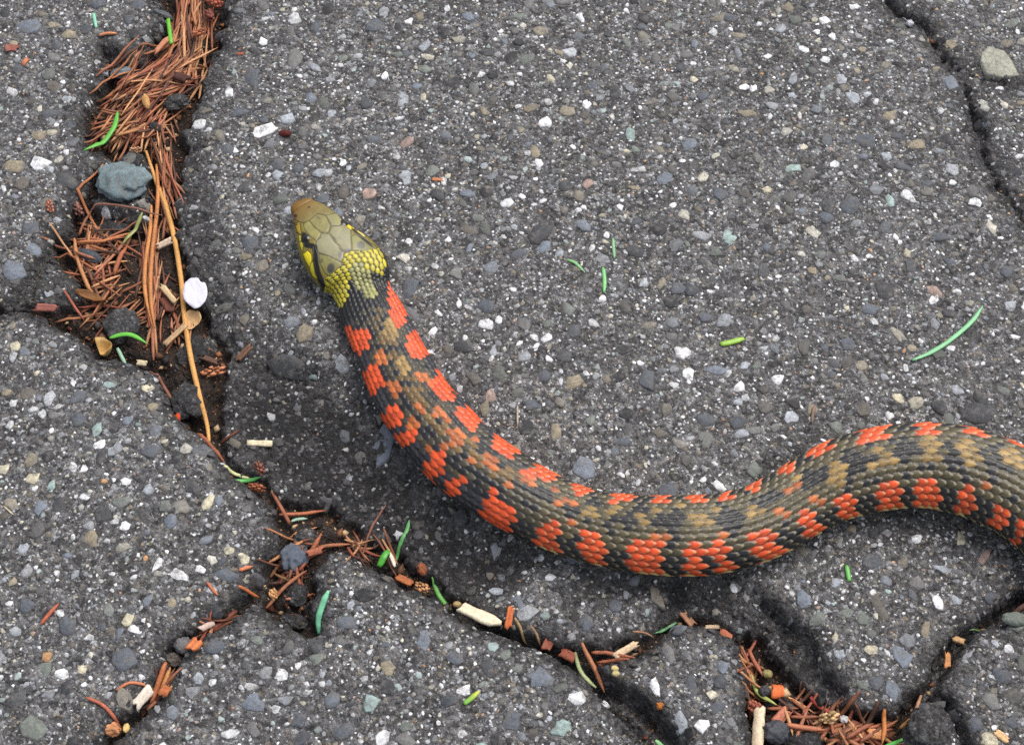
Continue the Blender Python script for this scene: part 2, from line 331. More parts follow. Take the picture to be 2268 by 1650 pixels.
# ------------------------------------------------------------------ stones set in the asphalt
PAL = {'W': (236, 238, 240), 'C': (206, 196, 160), 'T': (150, 136, 106), 'G': (112, 110, 110), 'L': (160, 168, 178), 'B': (108, 120, 136),
       'S': (74, 82, 94), 'D': (44, 48, 55), 'M': (150, 178, 172), 'P': (176, 142, 126), 'O': (214, 150, 70), 'N': (98, 90, 80), 'E': (112, 122, 112), 'F': (164, 164, 142)}
HAND = '''583 94 15 16 0 W|584 290 31 20 -15 W|632 268 28 20 40 L|87 362 27 20 20 W|28 370 24 20 0 T|151 398 34 25 0 D|46 405 22 18 0 N|560 175 22 40 0 S
655 135 28 36 20 G|216 8 26 16 0 S|303 8 20 18 0 S|615 392 16 16 0 L|158 275 18 10 0 S|148 218 13 10 0 L|86 300 19 13 0 T|25 598 36 36 0 B|105 640 13 8 0 L
77 550 20 20 0 B|674 737 26 18 -20 T|643 800 46 22 15 D|34 766 13 12 0 C|672 690 8 14 -20 L|240 851 16 9 0 M|216 950 11 17 10 M|252 947 16 18 0 D|283 930 13 12 0 B
173 931 23 18 0 S|329 999 29 22 10 S|439 993 26 17 0 S|221 1015 14 19 0 D|73 1060 14 17 20 C|114 1078 11 15 0 M|93 1123 13 23 15 B|127 1120 15 22 10 D|460 1117 14 22 25 C
328 1086 14 15 0 L|340 897 12 12 0 T|328 854 14 14 30 C|83 825 6 9 20 C|232 1067 8 8 0 O|188 1103 11 9 0 W|204 1197 17 22 0 T|51 1216 14 11 0 L|151 1233 15 9 10 B
324 1239 9 8 0 O|352 1247 10 22 20 W|278 1168 13 12 0 W|507 1219 12 11 0 C|538 1234 14 13 0 C|170 880 24 18 0 S|105 1457 12 10 0 O|80 1613 33 24 -25 E|278 1464 32 28 0 S
139 1492 15 12 -20 W|182 1483 11 12 0 C|624 1495 15 16 0 W|284 1378 15 15 0 C|303 1396 20 9 0 W|439 1500 11 13 0 L|471 1512 9 10 0 W|568 1418 14 14 0 E|65 1344 22 18 0 S
380 1338 9 14 0 T|1028 1529 16 11 -15 W|1275 1548 22 14 -15 W|1025 1625 13 10 0 W|1198 1501 33 22 0 B|1241 1616 24 14 -35 M|1099 1298 15 10 0 L|1150 1330 10 24 -30 B
1448 1520 12 22 -20 W|1497 1390 19 15 0 B|1531 1520 15 24 0 S|1201 1230 9 10 0 W|1266 1239 12 10 0 B|1148 1308 7 8 0 W|1933 1239 26 19 0 S|1945 1341 11 36 -25 N
2050 1393 13 24 0 T|1930 1437 22 11 0 C|2075 1330 12 18 -20 W|2248 1378 26 16 10 E|2050 1610 28 26 20 S|2158 1606 22 24 0 S|1942 1511 16 15 0 S|2130 1196 13 22 0 C
2031 1191 12 13 0 W|2180 1236 12 26 35 P|2235 1437 11 10 0 W|2195 1554 20 18 0 G|1908 1369 16 20 10 E|1892 17 16 11 0 W|2104 183 24 23 0 B|2113 100 18 18 0 T|2212 138 54 38 20 F
1918 308 34 19 10 S|1883 451 28 24 10 S|1973 445 15 22 0 M|2163 448 22 12 0 W|1845 79 12 15 0 W|1808 70 11 11 0 W|1755 370 22 14 0 M|2032 320 26 18 0 T|1965 346 16 11 15 L
1828 132 14 9 0 W|1700 124 12 10 0 W|1201 505 28 40 25 D|1396 297 13 25 -15 M|1300 233 12 17 0 W|1364 207 20 22 0 D|1303 404 15 14 0 P|1404 415 21 10 5 T|1527 321 25 17 0 B
1193 360 12 14 0 W|1471 396 22 16 0 B|1185 337 11 16 0 T|1615 527 17 18 30 M|1252 412 18 18 0 D|970 430 16 18 0 D|1037 430 19 12 0 B|706 386 20 14 -30 L|905 640 30 32 0 S
900 317 17 17 0 P|1430 845 22 28 0 S|1085 880 16 17 0 P|1290 1040 27 26 0 B|1480 1088 28 19 0 S|1594 1078 15 20 -20 W|1720 840 18 18 0 W|1590 820 28 13 0 B|2170 915 40 26 0 D
2105 690 20 18 0 D|1270 850 24 20 0 T|850 975 24 42 25 B|853 170 12 13 0 W|1285 40 10 17 -20 W|1910 110 12 10 0 T|2070 640 24 12 60 P|2010 560 12 16 0 C|1800 600 14 12 0 T
1970 255 26 16 -30 T|1280 465 11 8 0 W|1294 460 9 9 0 W|760 130 12 12 0 E|940 155 18 16 0 E|880 125 16 12 0 E|690 220 14 16 0 B|735 255 12 12 0 L|830 310 22 14 0 S
1025 770 24 18 0 D|960 735 10 14 30 W|1080 680 24 20 0 S|1150 560 22 14 0 S|1240 560 10 10 0 L|1160 720 16 16 0 G|1410 560 24 16 0 D|1500 640 20 16 0 S|1560 700 18 14 0 S
1660 250 26 12 0 T|1600 430 22 20 0 S|1700 420 14 10 0 C|1755 210 12 10 0 L|1610 520 12 20 20 M|1830 480 22 18 0 S|2085 520 24 16 0 S|2230 600 22 18 0 S|1960 640 22 24 0 D
1880 760 20 16 0 S|1990 880 16 14 0 C|2120 860 18 24 0 L|1800 905 12 14 0 T|1640 960 18 12 0 L|1560 930 22 18 0 S|1460 960 18 10 0 N|1380 980 22 14 0 S|1310 930 14 12 0 E
1230 960 18 20 0 T|1180 900 20 16 0 S|820 430 20 14 0 P|640 470 14 12 0 L|560 540 22 20 0 S|540 420 20 16 0 D|500 330 18 20 0 S|530 250 24 18 0 S|700 60 22 18 0 S
830 60 24 20 0 S|1080 120 22 14 0 D|1040 40 20 14 0 B|1150 40 16 14 0 E|1240 120 14 10 0 T|1420 60 20 14 0 S|1520 120 18 14 0 G|1620 40 22 18 0 S|1560 210 20 18 0 S
60 60 36 24 20 B|150 75 26 20 0 T|120 190 22 16 0 N|40 150 18 14 0 S|110 250 20 18 0 S|65 505 30 18 -10 S|60 870 22 16 0 N|120 920 18 14 0 G|430 1080 16 24 -35 D
230 1140 22 18 0 D|380 1160 16 16 0 B|150 1390 20 24 0 S|330 1330 12 20 20 B|470 1430 22 16 0 S|560 1560 26 20 0 B|700 1460 18 14 0 E|860 1480 18 14 0 T|820 1560 20 22 0 M
940 1420 16 22 0 B|1010 1460 20 14 0 S|760 1620 22 18 0 S|900 1640 26 16 0 G|660 1600 20 16 0 S|1130 1600 24 20 0 S|1120 1450 16 12 0 E|1360 1340 16 14 0 S|1300 1380 18 16 0 S
1600 1480 14 16 0 B|1480 1450 14 22 0 G|1590 1570 18 14 0 S|1510 1600 16 22 0 L|1850 1290 14 12 0 L|1780 1330 20 18 0 B|1860 1450 16 12 0 L|2000 1450 20 26 -25 B|2030 1290 22 16 0 G
2120 1330 16 12 0 L|2200 1320 18 14 0 S|2090 1260 24 8 20 L|1860 1540 18 12 0 S|1980 1530 16 22 0 B|2220 1500 20 22 0 S|2190 1640 18 16 0 C|2240 1600 16 14 0 S'''
MTX = lin(100, 96, 93)
def stone_mesh(cx, cy, cz, rx, ry, ang, nrm, tint, big, r):
    """one angular stone sunk into the road with its worn face showing"""
    k = r.randint(6, 10) if big else r.randint(5, 7)
    a0 = r.random() * 6.28
    base = []
    fr = [(r.uniform(.5, 1.25) if big else r.uniform(.62, 1.16)) for _ in range(k)]
    if big: fr = [.84 * fr[q] + .08 * fr[q - 1] + .08 * fr[(q + 1) % k] for q in range(k)]
    for q in range(k):
        t = a0 + (q + r.uniform(-.28, .28)) / k * 6.2832
        f = fr[q]; base.append((rx * f * math.cos(t), ry * f * math.sin(t)))
    ca, sa = math.cos(ang), math.sin(ang); R = min(rx, ry)
    prot = r.uniform(.02, .10) * R + (.00010 if big else .00012)
    prot = min(prot, .00032); tilt = (r.uniform(-.10, .10), r.uniform(-.10, .10))
    rings = [(1.10, -.5 * R - .0003), (1.0, prot * .15), (.86 if big else .7, prot)]
    V = []
    for f, h in rings:
        for (x, y) in base:
            j = r.uniform(.92, 1.08) if f < 1 else 1
            V.append((x * f * j, y * f * j, h + (r.uniform(-.12, .12) * prot if f < 1 else 0)))
    V.append((0, 0, prot * r.uniform(.95, 1.15)))
    out = []
    for x, y, z in V:
        X = x * ca - y * sa; Y = x * sa + y * ca
        out.append((cx + X, cy + Y, cz + z + (nrm[0] + tilt[0]) * X + (nrm[1] + tilt[1]) * Y))
    quads = [(a * k + q, a * k + (q + 1) % k, (a + 1) * k + (q + 1) % k, (a + 1) * k + q) for a in range(2) for q in range(k)]
    tris = [(2 * k + q, 2 * k + (q + 1) % k, 3 * k) for q in range(k)]
    mtx = np.array(MTX); tv = []
    for q in range(len(out)):
        c = np.clip(tint * r.uniform(.85, 1.14), 0, .85)
        if q < 2 * k: f = r.random() ** 1.6 * (.85 if big else .6); c = c * (1 - f) + mtx * f
        elif q < 3 * k and r.random() < .3: f = r.random() * .6; c = c * (1 - f) + mtx * f
        tv.append(c)
    return out, quads, tris, tv
def slope_at(x, y, d=.0022):
    x = np.asarray(x); y = np.asarray(y)
    zx = (gz_at(x + d, y) - gz_at(x - d, y)) / (2 * d); zy = (gz_at(x, y + d) - gz_at(x, y - d)) / (2 * d)
    return np.clip(zx, -.8, .8), np.clip(zy, -.8, .8)
occ = np.zeros((1600, 1700), bool); OC = .00025; OX, OY = -.21, -.19
def occ_try(x, y, r, mark=True):
    i = int((x - OX) / OC); j = int((y - OY) / OC); k = max(1, int(r / OC))
    if i < k or j < k or i >= 1700 - k or j >= 1600 - k: return False
    s = occ[j - k:j + k + 1, i - k:i + k + 1]
    if s.any(): return False
    if mark: s[:] = True
    return True
stones = []   # x, y, rx, ry, ang, colour, size
for line in HAND.split('\n'):
    for it in line.split('|'):
        p = it.split()
        if len(p) < 6: continue
        px, py, rx, ry, an = map(float, p[:5])
        x, y = at_v(px, py); sc = PXM
        x = float(x); y = float(y)
        i = int((x - OX) / OC); j = int((y - OY) / OC); k = int(min(rx, ry) * sc / OC * .9)
        if 0 <= i - k and 0 <= j - k: occ[j - k:j + k + 1, i - k:i + k + 1] = True
        f = rnd.uniform(.9, 1.08)
        stones.append((x, y, rx * sc, ry * sc / sp_, -math.radians(an), (lambda c_: (c_.mean() + (c_ - c_.mean()) * .8))(lin(PAL[p[5]])) * f * .88 + .12 * lin(120, 118, 116), max(rx, ry) * sc))
NR = 38000
rad = .00036 * (rng.random(NR) ** (-1 / 2.15)); rad = np.sort(np.clip(rad, .00036, .0026))[::-1]
sx = rng.uniform(-.200, .200, NR); sy = rng.uniform(-.176, .196, NR)
sb = grid_at(gbit, sx, sy); sk = grid_at(gk, sx, sy)
small_pal = 'WWWWWWWWWWCCCLLLGGBBSTTMEPOD'*2+'C'; mid_pal = 'WWWWWCCLLLGGBBSTTEMND'; big_pal = 'GSSBBLLNTTEEDDWC'
for q in range(NR):
    if sk[q] > .25: continue
    if rnd.random() < sb[q] * .5: continue
    r = rad[q]
    if not occ_try(sx[q], sy[q], r * .85): continue
    pal = small_pal if r < .0008 else mid_pal if r < .0016 else big_pal
    st = rnd.uniform(1, 1.7); c = lin(PAL[rnd.choice(pal)]) * rnd.uniform(.5, 1.12)
    gr = c.mean(); c = gr + (c - gr) * rnd.uniform(.25, .7)
    c = c * (1 - .5 * sb[q])
    stones.append((sx[q], sy[q], r * math.sqrt(st), r / math.sqrt(st), rnd.uniform(0, 3.14), c, r))
# bitumen-black crumbs on the broken slopes and crack walls
n2 = 26000; cx2 = rng.uniform(-.200, .200, n2); cy2 = rng.uniform(-.176, .196, n2); b2 = grid_at(gbit, cx2, cy2); k2 = grid_at(gk, cx2, cy2)
for q in np.where((rng.random(n2) < np.clip(b2 * .75 + 3.2 * k2 * (1 - k2), 0, .9)) & (k2 < .85))[0][:6500]:
    r = min(.00042 * rnd.random() ** -.45, .0017); g_ = rnd.choice((30, 38, 46, 56, 68, 84)); st = rnd.uniform(1, 1.6)
    stones.append((cx2[q], cy2[q], r * math.sqrt(st), r / math.sqrt(st), rnd.uniform(0, 3.14), lin(g_, g_ - 1, g_ + rnd.randint(-1, 5)), min(r, .00115)))
stones.sort(key=lambda s: -s[6])
SX = np.array([s[0] for s in stones]); SY = np.array([s[1] for s in stones])
SZ = gz_at(SX, SY); SZX, SZY = slope_at(SX, SY)
spx, spy = project(np.stack([SX, SY, SZ], 1))
nobj = 0; bulk = ([], [], [], []); nb = 0
for q, s in enumerate(stones):
    big = s[6] > .0011
    out, quads, tris, tv = stone_mesh(s[0], s[1], SZ[q], s[2], s[3], s[4], (SZX[q], SZY[q]), s[5], big, rnd)
    if nobj < 300 and -10 < spx[q] < PW + 10 and -10 < spy[q] < PH + 10:
        o = mesh_obj('stone', out, [np.array(quads), np.array(tris)], M_STONE, np.array(tv), parent=road); nobj += 1
    else:
        bulk[0].extend(out); bulk[3].extend(tv)
        bulk[1].extend([tuple(v + nb for v in f) for f in quads]); bulk[2].extend([tuple(v + nb for v in f) for f in tris]); nb += len(out)
o = mesh_obj('aggregate', np.array(bulk[0]), [np.array(bulk[1]), np.array(bulk[2])], M_STONE, np.array(bulk[3]), parent=road)
o['kind'] = 'stuff'
print('stones', len(stones), 'tris', len(bulk[1]) * 2 + len(bulk[2]))
# ------------------------------------------------------------------ the snake
# spine as read off the picture: middle of the body (x, y), its width there, flatness (height / width), lift of the belly (mm)
z1 = lambda x, y: (620 + x / 5.5, 420 + y / 5.5)
ST = [(*z1(222, 172), 0, .62, 4.6), (*z1(297, 245), 54, .70, 4.2), (*z1(380, 345), 82, .68, 3.8), (*z1(480, 500), 109, .66, 3.2), (*z1(577, 670), 131, .62, 2.4), (*z1(710, 825), 145, .58, 1.6),
      (*z1(845, 940), 150, .55, 1.0), (*z1(940, 1060), 147, .54, .6), (*z1(985, 1190), 127, .56, .3), (*z1(1037, 1320), 120, .56, 0), (823, 692, 132, .54, 0), (860, 772, 143, .55, 0), (892, 840, 155, .57, 0),
      (928, 902, 162, .60, 0), (970, 950, 167, .62, 0), (1010, 997, 168, .64, 0), (1058, 1037, 166, .66, 0), (1118, 1077, 165, .67, 0), (1172, 1110, 160, .68, 0), (1232, 1139, 156, .68, 0),
      (1300, 1163, 155, .68, 0), (1388, 1179, 163, .68, 0), (1460, 1185, 169, .68, 0), (1535, 1186, 172, .68, 0), (1605, 1179, 167, .68, 0), (1672, 1161, 163, .68, 0), (1732, 1132, 160, .68, 0),
      (1795, 1094, 162, .68, 0), (1865, 1060, 171, .68, 0), (1950, 1038, 177, .68, 0), (2035, 1030, 180, .68, 0), (2115, 1037, 186, .68, 0), (2195, 1062, 189, .68, 0), (2268, 1098, 192, .68, 0),
      (2340, 1156, 192, .68, 0), (2400, 1236, 190, .68, 0), (2436, 1330, 186, .68, 0), (2450, 1440, 180, .68, 0), (2448, 1560, 170, .70, 0), (2470, 1690, 150, .72, 0), (2540, 1800, 125, .75, 0),
      (2650, 1870, 100, .8, 0), (2780, 1900, 76, .85, 0), (2900, 1960, 56, .9, 0), (2990, 2060, 36, .9, 0), (3040, 2180, 16, .9, 0), (3060, 2270, 3, .9, 0)]
def smooth1(a, n):
    for _ in range(n): a = np.concatenate([[a[0]], (a[:-2] + 2 * a[1:-1] + a[2:]) / 4, [a[-1]]])
    return a
def cr(P, m=10):       # Catmull-Rom through the rows of P
    P = np.asarray(P, float); Q = np.vstack([2 * P[0] - P[1], P, 2 * P[-1] - P[-2]]); out = []
    for k in range(len(P) - 1):
        p0, p1, p2, p3 = Q[k:k + 4]
        for t in np.arange(m) / m:
            out.append(.5 * (2 * p1 + (p2 - p0) * t + (2 * p0 - 5 * p1 + 4 * p2 - p3) * t * t + (3 * p1 - p0 - 3 * p2 + p3) * t ** 3))
    out.append(P[-1]); return np.array(out)
C = cr(ST, 12)
C[:, 0] = smooth1(C[:, 0], 14); C[:, 1] = smooth1(C[:, 1], 14)
C[:, 2] = np.concatenate([C[:12, 2], smooth1(C[12:, 2], 8)])
C[:12, 2] = 56 * np.sqrt(np.clip(np.linspace(0, 1, 12) * (2 - np.linspace(0, 1, 12)), 0, 1)) * np.linspace(1, .97, 12)
# first guess of the axis on a plane, then half-widths from the seen width
def axis_from(zc): return np.stack([*at_v(C[:, 0], C[:, 1], zc), zc], 1)
zc = np.full(len(C), 6 * MM)
for _ in range(3):
    A = axis_from(zc)
    T = np.gradient(A, axis=0); T[:, 2] = 0; T /= np.linalg.norm(T, axis=1)[:, None]
    Nn = np.stack([-T[:, 1], T[:, 0], np.zeros(len(T))], 1)          # left of the heading (heading runs tailwards)
    p0 = np.stack(project(A), 1); pt = np.stack(project(A + T * MM), 1) - p0; pt /= np.linalg.norm(pt, axis=1)[:, None]
    pn = np.stack([-pt[:, 1], pt[:, 0]], 1)
    ex = np.sum((np.stack(project(A + Nn * MM), 1) - p0) * pn, 1); ez = np.sum((np.stack(project(A + np.array([0, 0, MM])), 1) - p0) * pn, 1)
    per = np.sqrt(ex ** 2 + (C[:, 3] * ez) ** 2)
    a = (C[:, 2] / 2) / per * MM
    zc = a * C[:, 3] + C[:, 4] * MM - .0004
b = a * C[:, 3]
arc = np.concatenate([[0], np.cumsum(np.linalg.norm(np.diff(A, axis=0), axis=1))])
s_exit = np.interp(2330, C[:, 0][:480], arc[:480]); s_head = arc[8 * 12]
S = np.concatenate([np.linspace(0, .0012, 12)[:-1], np.arange(.0012, s_head, .00017), np.arange(s_head, s_exit, .00023), np.arange(s_exit, arc[-1], .0008)])
ip = lambda v: np.interp(S, arc, v)
AX = np.stack([ip(A[:, k]) for k in range(3)], 1); aS = ip(a); bS = ip(b)
T = np.gradient(AX, axis=0); T[:, 2] *= .6; T /= np.linalg.norm(T, axis=1)[:, None]
for k in range(3): T[:, k] = smooth1(T[:, k], 40)
T /= np.linalg.norm(T, axis=1)[:, None]
LT = np.stack([-T[:, 1], T[:, 0], np.zeros(len(T))], 1); LT /= np.linalg.norm(LT, axis=1)[:, None]
UPV = np.cross(T, LT); UPV *= np.sign(UPV[:, 2:3])
TH = np.concatenate([np.linspace(-122, 122, 168), np.linspace(122, 238, 18)[1:-1]]); TH = np.radians(TH); nT = len(TH); nS = len(S)
headf = 1 - sstep(.62 * s_head, 1.0 * s_head, S)                       # 1 on the head, 0 on the body
ct, sn = np.cos(TH), np.sin(TH)
# cross-section: rounded back, flattened belly; the head flat-topped with steep cheeks
def spow(v, e): return np.sign(v) * np.abs(v) ** e
X = np.empty((nS, nT)); Yv = np.empty((nS, nT))
for k in range(nS):
    h = headf[k]; ex_ = 1 - .22 * h; ez_ = 1 - .30 * h
    X[k] = spow(sn, ex_) * aS[k]; up = spow(ct, ez_) * bS[k]
    Yv[k] = np.where(ct < 0, up * (.92 - .1 * h), up * (1 - .10 * h))
P0 = AX[:, None, :] + LT[:, None, :] * X[..., None] + UPV[:, None, :] * Yv[..., None]
def grid_normals(P):
    du = np.gradient(P, axis=0); dv = np.roll(P, -1, 1) - np.roll(P, 1, 1)
    n = np.cross(du, dv); n /= np.linalg.norm(n, axis=2)[..., None] + 1e-12
    c = P.mean(1, keepdims=True); f = np.sign(np.sum(n * (P - c), 2)); return n * f[..., None]
NRM = grid_normals(P0)
PX, PY = project(P0.reshape(-1, 3)); PX = PX.reshape(nS, nT); PY = PY.reshape(nS, nT)
FAC = np.sum(NRM * (CP - P0), 2) > 0                                    # faces the photographer
# rows of scales round the body, columns along it
NROW = 9
ds = np.linalg.norm(np.diff(P0, axis=1), axis=2); al = np.concatenate([np.zeros((nS, 1)), np.cumsum(ds, 1)], 1)
mid = 83.5; i0 = 83
amid = (al[:, 83] + al[:, 84]) / 2; half = al[:, 167] - amid
tt = (al - amid[:, None]) / half[:, None] * (NROW + .6)
tt[:, 168:] = NROW + 3
pitch = np.interp(S, [0, s_head * .8, s_head * 1.15, s_head * 1.8, s_head * 3, s_head * 5, s_exit, arc[-1]], np.array([1.25, 1.35, 1.7, 2.0, 2.5, 3.0, 3.2, 2.2]) * MM)
cc = np.concatenate([[0], np.cumsum(np.diff(S) / ((pitch[1:] + pitch[:-1]) / 2))])
NC = int(cc[-1]) + 3
best = np.zeros((nS, nT)); bi = np.zeros((nS, nT), int); bj = np.zeros((nS, nT), int); bp = np.zeros((nS, nT)); bq = np.zeros((nS, nT)); bw = np.zeros((nS, nT))
Cg = np.repeat(cc[:, None], nT, 1)
bead = np.repeat((1 - sstep(s_head * .95, s_head * 1.35, S))[:, None], nT, 1)
jr = np.round(tt).astype(int)
jit = lambda i, j, sd: hash2(i, j, sd) - .5
for dj in (-1, 0, 1):
    j = jr + dj; off = (j & 1) * .5; ib = np.floor(Cg - off).astype(int)
    for di in (-1, 0, 1, 2):
        i = ib + di
        p = Cg - (i + off) + jit(i, j, 71) * .10; q = tt - j + jit(i, j, 72) * .08
        wl = .60 * np.clip(1 - np.abs((p + .05) / .86) ** 2.3, 0, 1) ** .8            # lance-shaped
        wb = .52 * np.sqrt(np.clip(1 - (p / .51) ** 2, 0, 1))                          # round, on the nape
        w_ = wl * (1 - bead) + wb * bead
        e = w_ - np.abs(q)
        ins = sstep(0, .13, e)
        dome = 1 - (q / (w_ + 1e-6)) ** 2
        keel = np.exp(-(q / .075) ** 2) * np.where(np.abs(j) > 8, 0, 1)
        hl = .05 + .24 * (p + .85) + .15 * dome + .06 * keel
        hb = .10 + .05 * (p + .5) + .20 * dome * np.clip(1 - (p / .6) ** 2, 0, 1)
        h = ins * (hl * (1 - bead) + hb * bead) * np.where(np.abs(j) > NROW, 0, 1)
        m = h > best
        best = np.where(m, h, best); bi = np.where(m, i, bi); bj = np.where(m, j, bj); bp = np.where(m, p, bp); bq = np.where(m, q, bq); bw = np.where(m, w_, bw)
    del p, q, wl, wb, w_, e, ins, dome, keel, hl, hb, h, m
# colour of each scale from where it lies on the animal
sc_c = np.arange(-1, NC)[:, None] + ((np.arange(-NROW - 1, NROW + 2)[None] & 1) * .5)
s_ij = np.interp(sc_c, cc, np.arange(nS)); s_idx = np.clip(np.round(s_ij).astype(int), 0, nS - 1)
J = np.arange(-NROW - 1, NROW + 2)
th_idx = np.empty(s_idx.shape, int)
for k in range(s_idx.shape[0]):
    for l in range(len(J)):
        th_idx[k, l] = np.argmin(np.abs(tt[s_idx[k, l], :168] - J[l]))
qx = PX[s_idx, th_idx]; qy = PY[s_idx, th_idx]; vis = FAC[s_idx, th_idx]
# rows out of sight repeat the outermost row in view, so bars run on down the flank
for k in range(qx.shape[0]):
    v = np.where(vis[k])[0]
    if len(v):
        lo, hi = v.min(), v.max(); qx[k, :lo] = qx[k, lo]; qy[k, :lo] = qy[k, lo]; qx[k, hi + 1:] = qx[k, hi]; qy[k, hi + 1:] = qy[k, hi]
za = lambda p: Z(720, 640, 4.583, p)
zb = lambda p: Z(840, 860, 4.124, p)
zd = lambda p: Z(1150, 1000, 3.78, p)
ze = lambda p: Z(1600, 900, 3.395, p)
box = lambda x0, y0, x1, y1: [(x0, y0), (x1, y0), (x1, y1), (x0, y1)]
ORANGE = [[(858, 625), (880, 640), (900, 680), (896, 722), (876, 728), (860, 690)], [(896, 742), (923, 732), (946, 764), (945, 786), (912, 800), (903, 771)], [(950, 845), (975, 812), (1008, 858), (1000, 882), (980, 892), (960, 870)],
          [(1006, 924), (1032, 890), (1070, 924), (1060, 946), (1039, 956), (1020, 935)], [(1082, 984), (1095, 950), (1125, 968), (1152, 998), (1121, 1026), (1100, 1006)],
          [(1140, 1047), (1180, 1040), (1194, 1024), (1245, 1052), (1211, 1070), (1180, 1058)], box(1262, 1072, 1308, 1096), box(1352, 1088, 1402, 1113), box(1440, 1092, 1480, 1118), box(1521, 1092, 1557, 1118),
          box(1594, 1088, 1618, 1110), box(1655, 1066, 1677, 1092), [(1714, 1050), (1728, 1028), (1754, 1036), (1742, 1064)], [(1784, 1005), (1836, 978), (1846, 998), (1796, 1024)],
          [(1893, 956), (1960, 942), (1962, 968), (1900, 984)], box(2022, 932, 2070, 962), box(2131, 938, 2180, 968), [(2238, 966), (2290, 980), (2290, 1004), (2240, 990)],
          [(758, 722), (822, 736), (820, 764), (796, 781), (770, 764)], [(798, 828), (833, 806), (855, 836), (852, 856), (822, 874)], [(846, 915), (881, 890), (899, 919), (885, 943), (856, 950)],
          [(870, 963), (927, 938), (932, 963), (901, 984), (882, 995)], [(932, 1042), (957, 1006), (976, 988), (984, 1006), (976, 1052), (952, 1068)], [(978, 1090), (988, 1060), (1034, 1046), (1036, 1061), (1021, 1075), (1003, 1104)],
          [(1060, 1142), (1072, 1107), (1076, 1076), (1109, 1100), (1139, 1127), (1136, 1153), (1134, 1190), (1100, 1165)], [(1184, 1204), (1191, 1153), (1231, 1153), (1242, 1230), (1204, 1220)],
          [(1280, 1225), (1286, 1179), (1330, 1179), (1342, 1250), (1300, 1245)], [(1380, 1250), (1390, 1198), (1463, 1193), (1463, 1238), (1478, 1280), (1415, 1270)], [(1516, 1280), (1515, 1199), (1552, 1202), (1558, 1280)],
          [(1571, 1193), (1596, 1193), (1612, 1230), (1634, 1270), (1597, 1275), (1574, 1238)], [(1650, 1180), (1702, 1168), (1722, 1201), (1750, 1222), (1679, 1252), (1668, 1206)],
          [(1756, 1139), (1793, 1130), (1822, 1175), (1777, 1196)], [(1841, 1103), (1879, 1097), (1903, 1140), (1866, 1160)], [(1936, 1083), (1985, 1065), (1998, 1135), (1946, 1140)], [(2030, 1063), (2076, 1063), (2080, 1130), (2024, 1130)],
          [(2124, 1081), (2159, 1081), (2163, 1125), (2114, 1140)], [(2198, 1110), (2232, 1116), (2224, 1165), (2188, 1160)], [(2258, 1140), (2290, 1150), (2280, 1200), (2250, 1190)]]
RUST = [(935, 838, 22, 10, 20), (843, 792, 14, 14, 0), (868, 858, 14, 24, -20), (932, 903, 9, 22, -25), (970, 915, 26, 10, 42), (1007, 968, 16, 20, -30), (1053, 976, 14, 9, 40), (985, 990, 12, 12, 0), (1083, 1020, 20, 9, 35),
        (1038, 1022, 10, 10, 0), (1131, 1070, 22, 9, 28), (1168, 1062, 18, 9, 20), (1168, 1120, 24, 9, 22), (1244, 1112, 36, 6, 6), (1233, 1084, 22, 6, 15), (1359, 1176, 20, 7, 5), (1459, 1189, 13, 7, 0), (1594, 1180, 12, 8, 0),
        (1511, 1188, 11, 7, 0), (1728, 1139, 13, 8, 0), (1752, 1087, 20, 11, -10), (1909, 1068, 13, 10, 0), (2006, 1049, 16, 9, 0), (2105, 1048, 12, 9, 0), (2189, 1070, 10, 8, 0), (1812, 1105, 14, 9, 0), (1261, 1156, 10, 7, 0), (912, 940, 16, 14, 0), (955, 1000, 12, 12, 0)]
OCHRE = [(862, 728, 15, 24, -25), (893, 812, 11, 26, -20), (1307, 1135, 18, 10, 5), (1359, 1130, 20, 8, 5), (1417, 1155, 27, 13, 0), (1451, 1134, 18, 8, 0), (1547, 1153, 30, 16, 0), (1667, 1130, 15, 20, 15), (1853, 1050, 28, 30, 20),
         (1950, 1018, 32, 24, 10), (2052, 996, 26, 30, 0), (2143, 1004, 22, 32, 0), (2240, 1020, 26, 36, -20), (1760, 1070, 14, 16, 0), (1590, 1135, 16, 8, 0), (1500, 1120, 14, 6, 0)]
BLACK = [(1887, 1024, 31, 26, -15), (1793, 1066, 32, 22, -20), (1706, 1106, 28, 18, -20), (1994, 1006, 29, 24, 0), (2107, 1000, 21, 26, 0), (2196, 1016, 22, 24, 20), (1261, 1126, 26, 14, 10), (1362, 1151, 26, 9, 5), (1483, 1159, 36, 18, 0),
         (1407, 1131, 24, 9, 0), (1500, 1136, 18, 8, 0), (1616, 1152, 30, 18, -8), (1193, 1090, 42, 10, 22), (1310, 1112, 24, 8, 5)]
def ell(x, y, L):
    r = np.zeros(x.shape, bool)
    for cx, cy, rx, ry, an in L:
        a_ = math.radians(an); dx, dy = x - cx, y - cy
        u = dx * math.cos(a_) + dy * math.sin(a_); v = -dx * math.sin(a_) + dy * math.cos(a_)
        r |= (u / rx) ** 2 + (v / ry) ** 2 < 1
    return r
def polys(x, y, L):
    r = np.zeros(x.shape, bool)
    for p in L: r |= in_poly(x, y, p)
    return r
Jg = np.repeat(J[None], qx.shape[0], 0); Ig = np.repeat(np.arange(-1, NC)[:, None], len(J), 1)
sS = np.interp(s_ij, np.arange(nS), S)
rear = sstep(1080, 1230, qx)                                            # the back turns from black to olive
olive, blk, org, rust, och = lin(84, 76, 54), lin(33, 34, 38), lin(232, 88, 42), lin(190, 104, 52), lin(158, 128, 74)
col = blk[None, None] * (1 - rear[..., None]) + olive * rear[..., None]
flank = np.abs(Jg) >= 5
col[flank] = blk
ff = flank & (qx < 1130); col[ff] = lin(54, 54, 60)
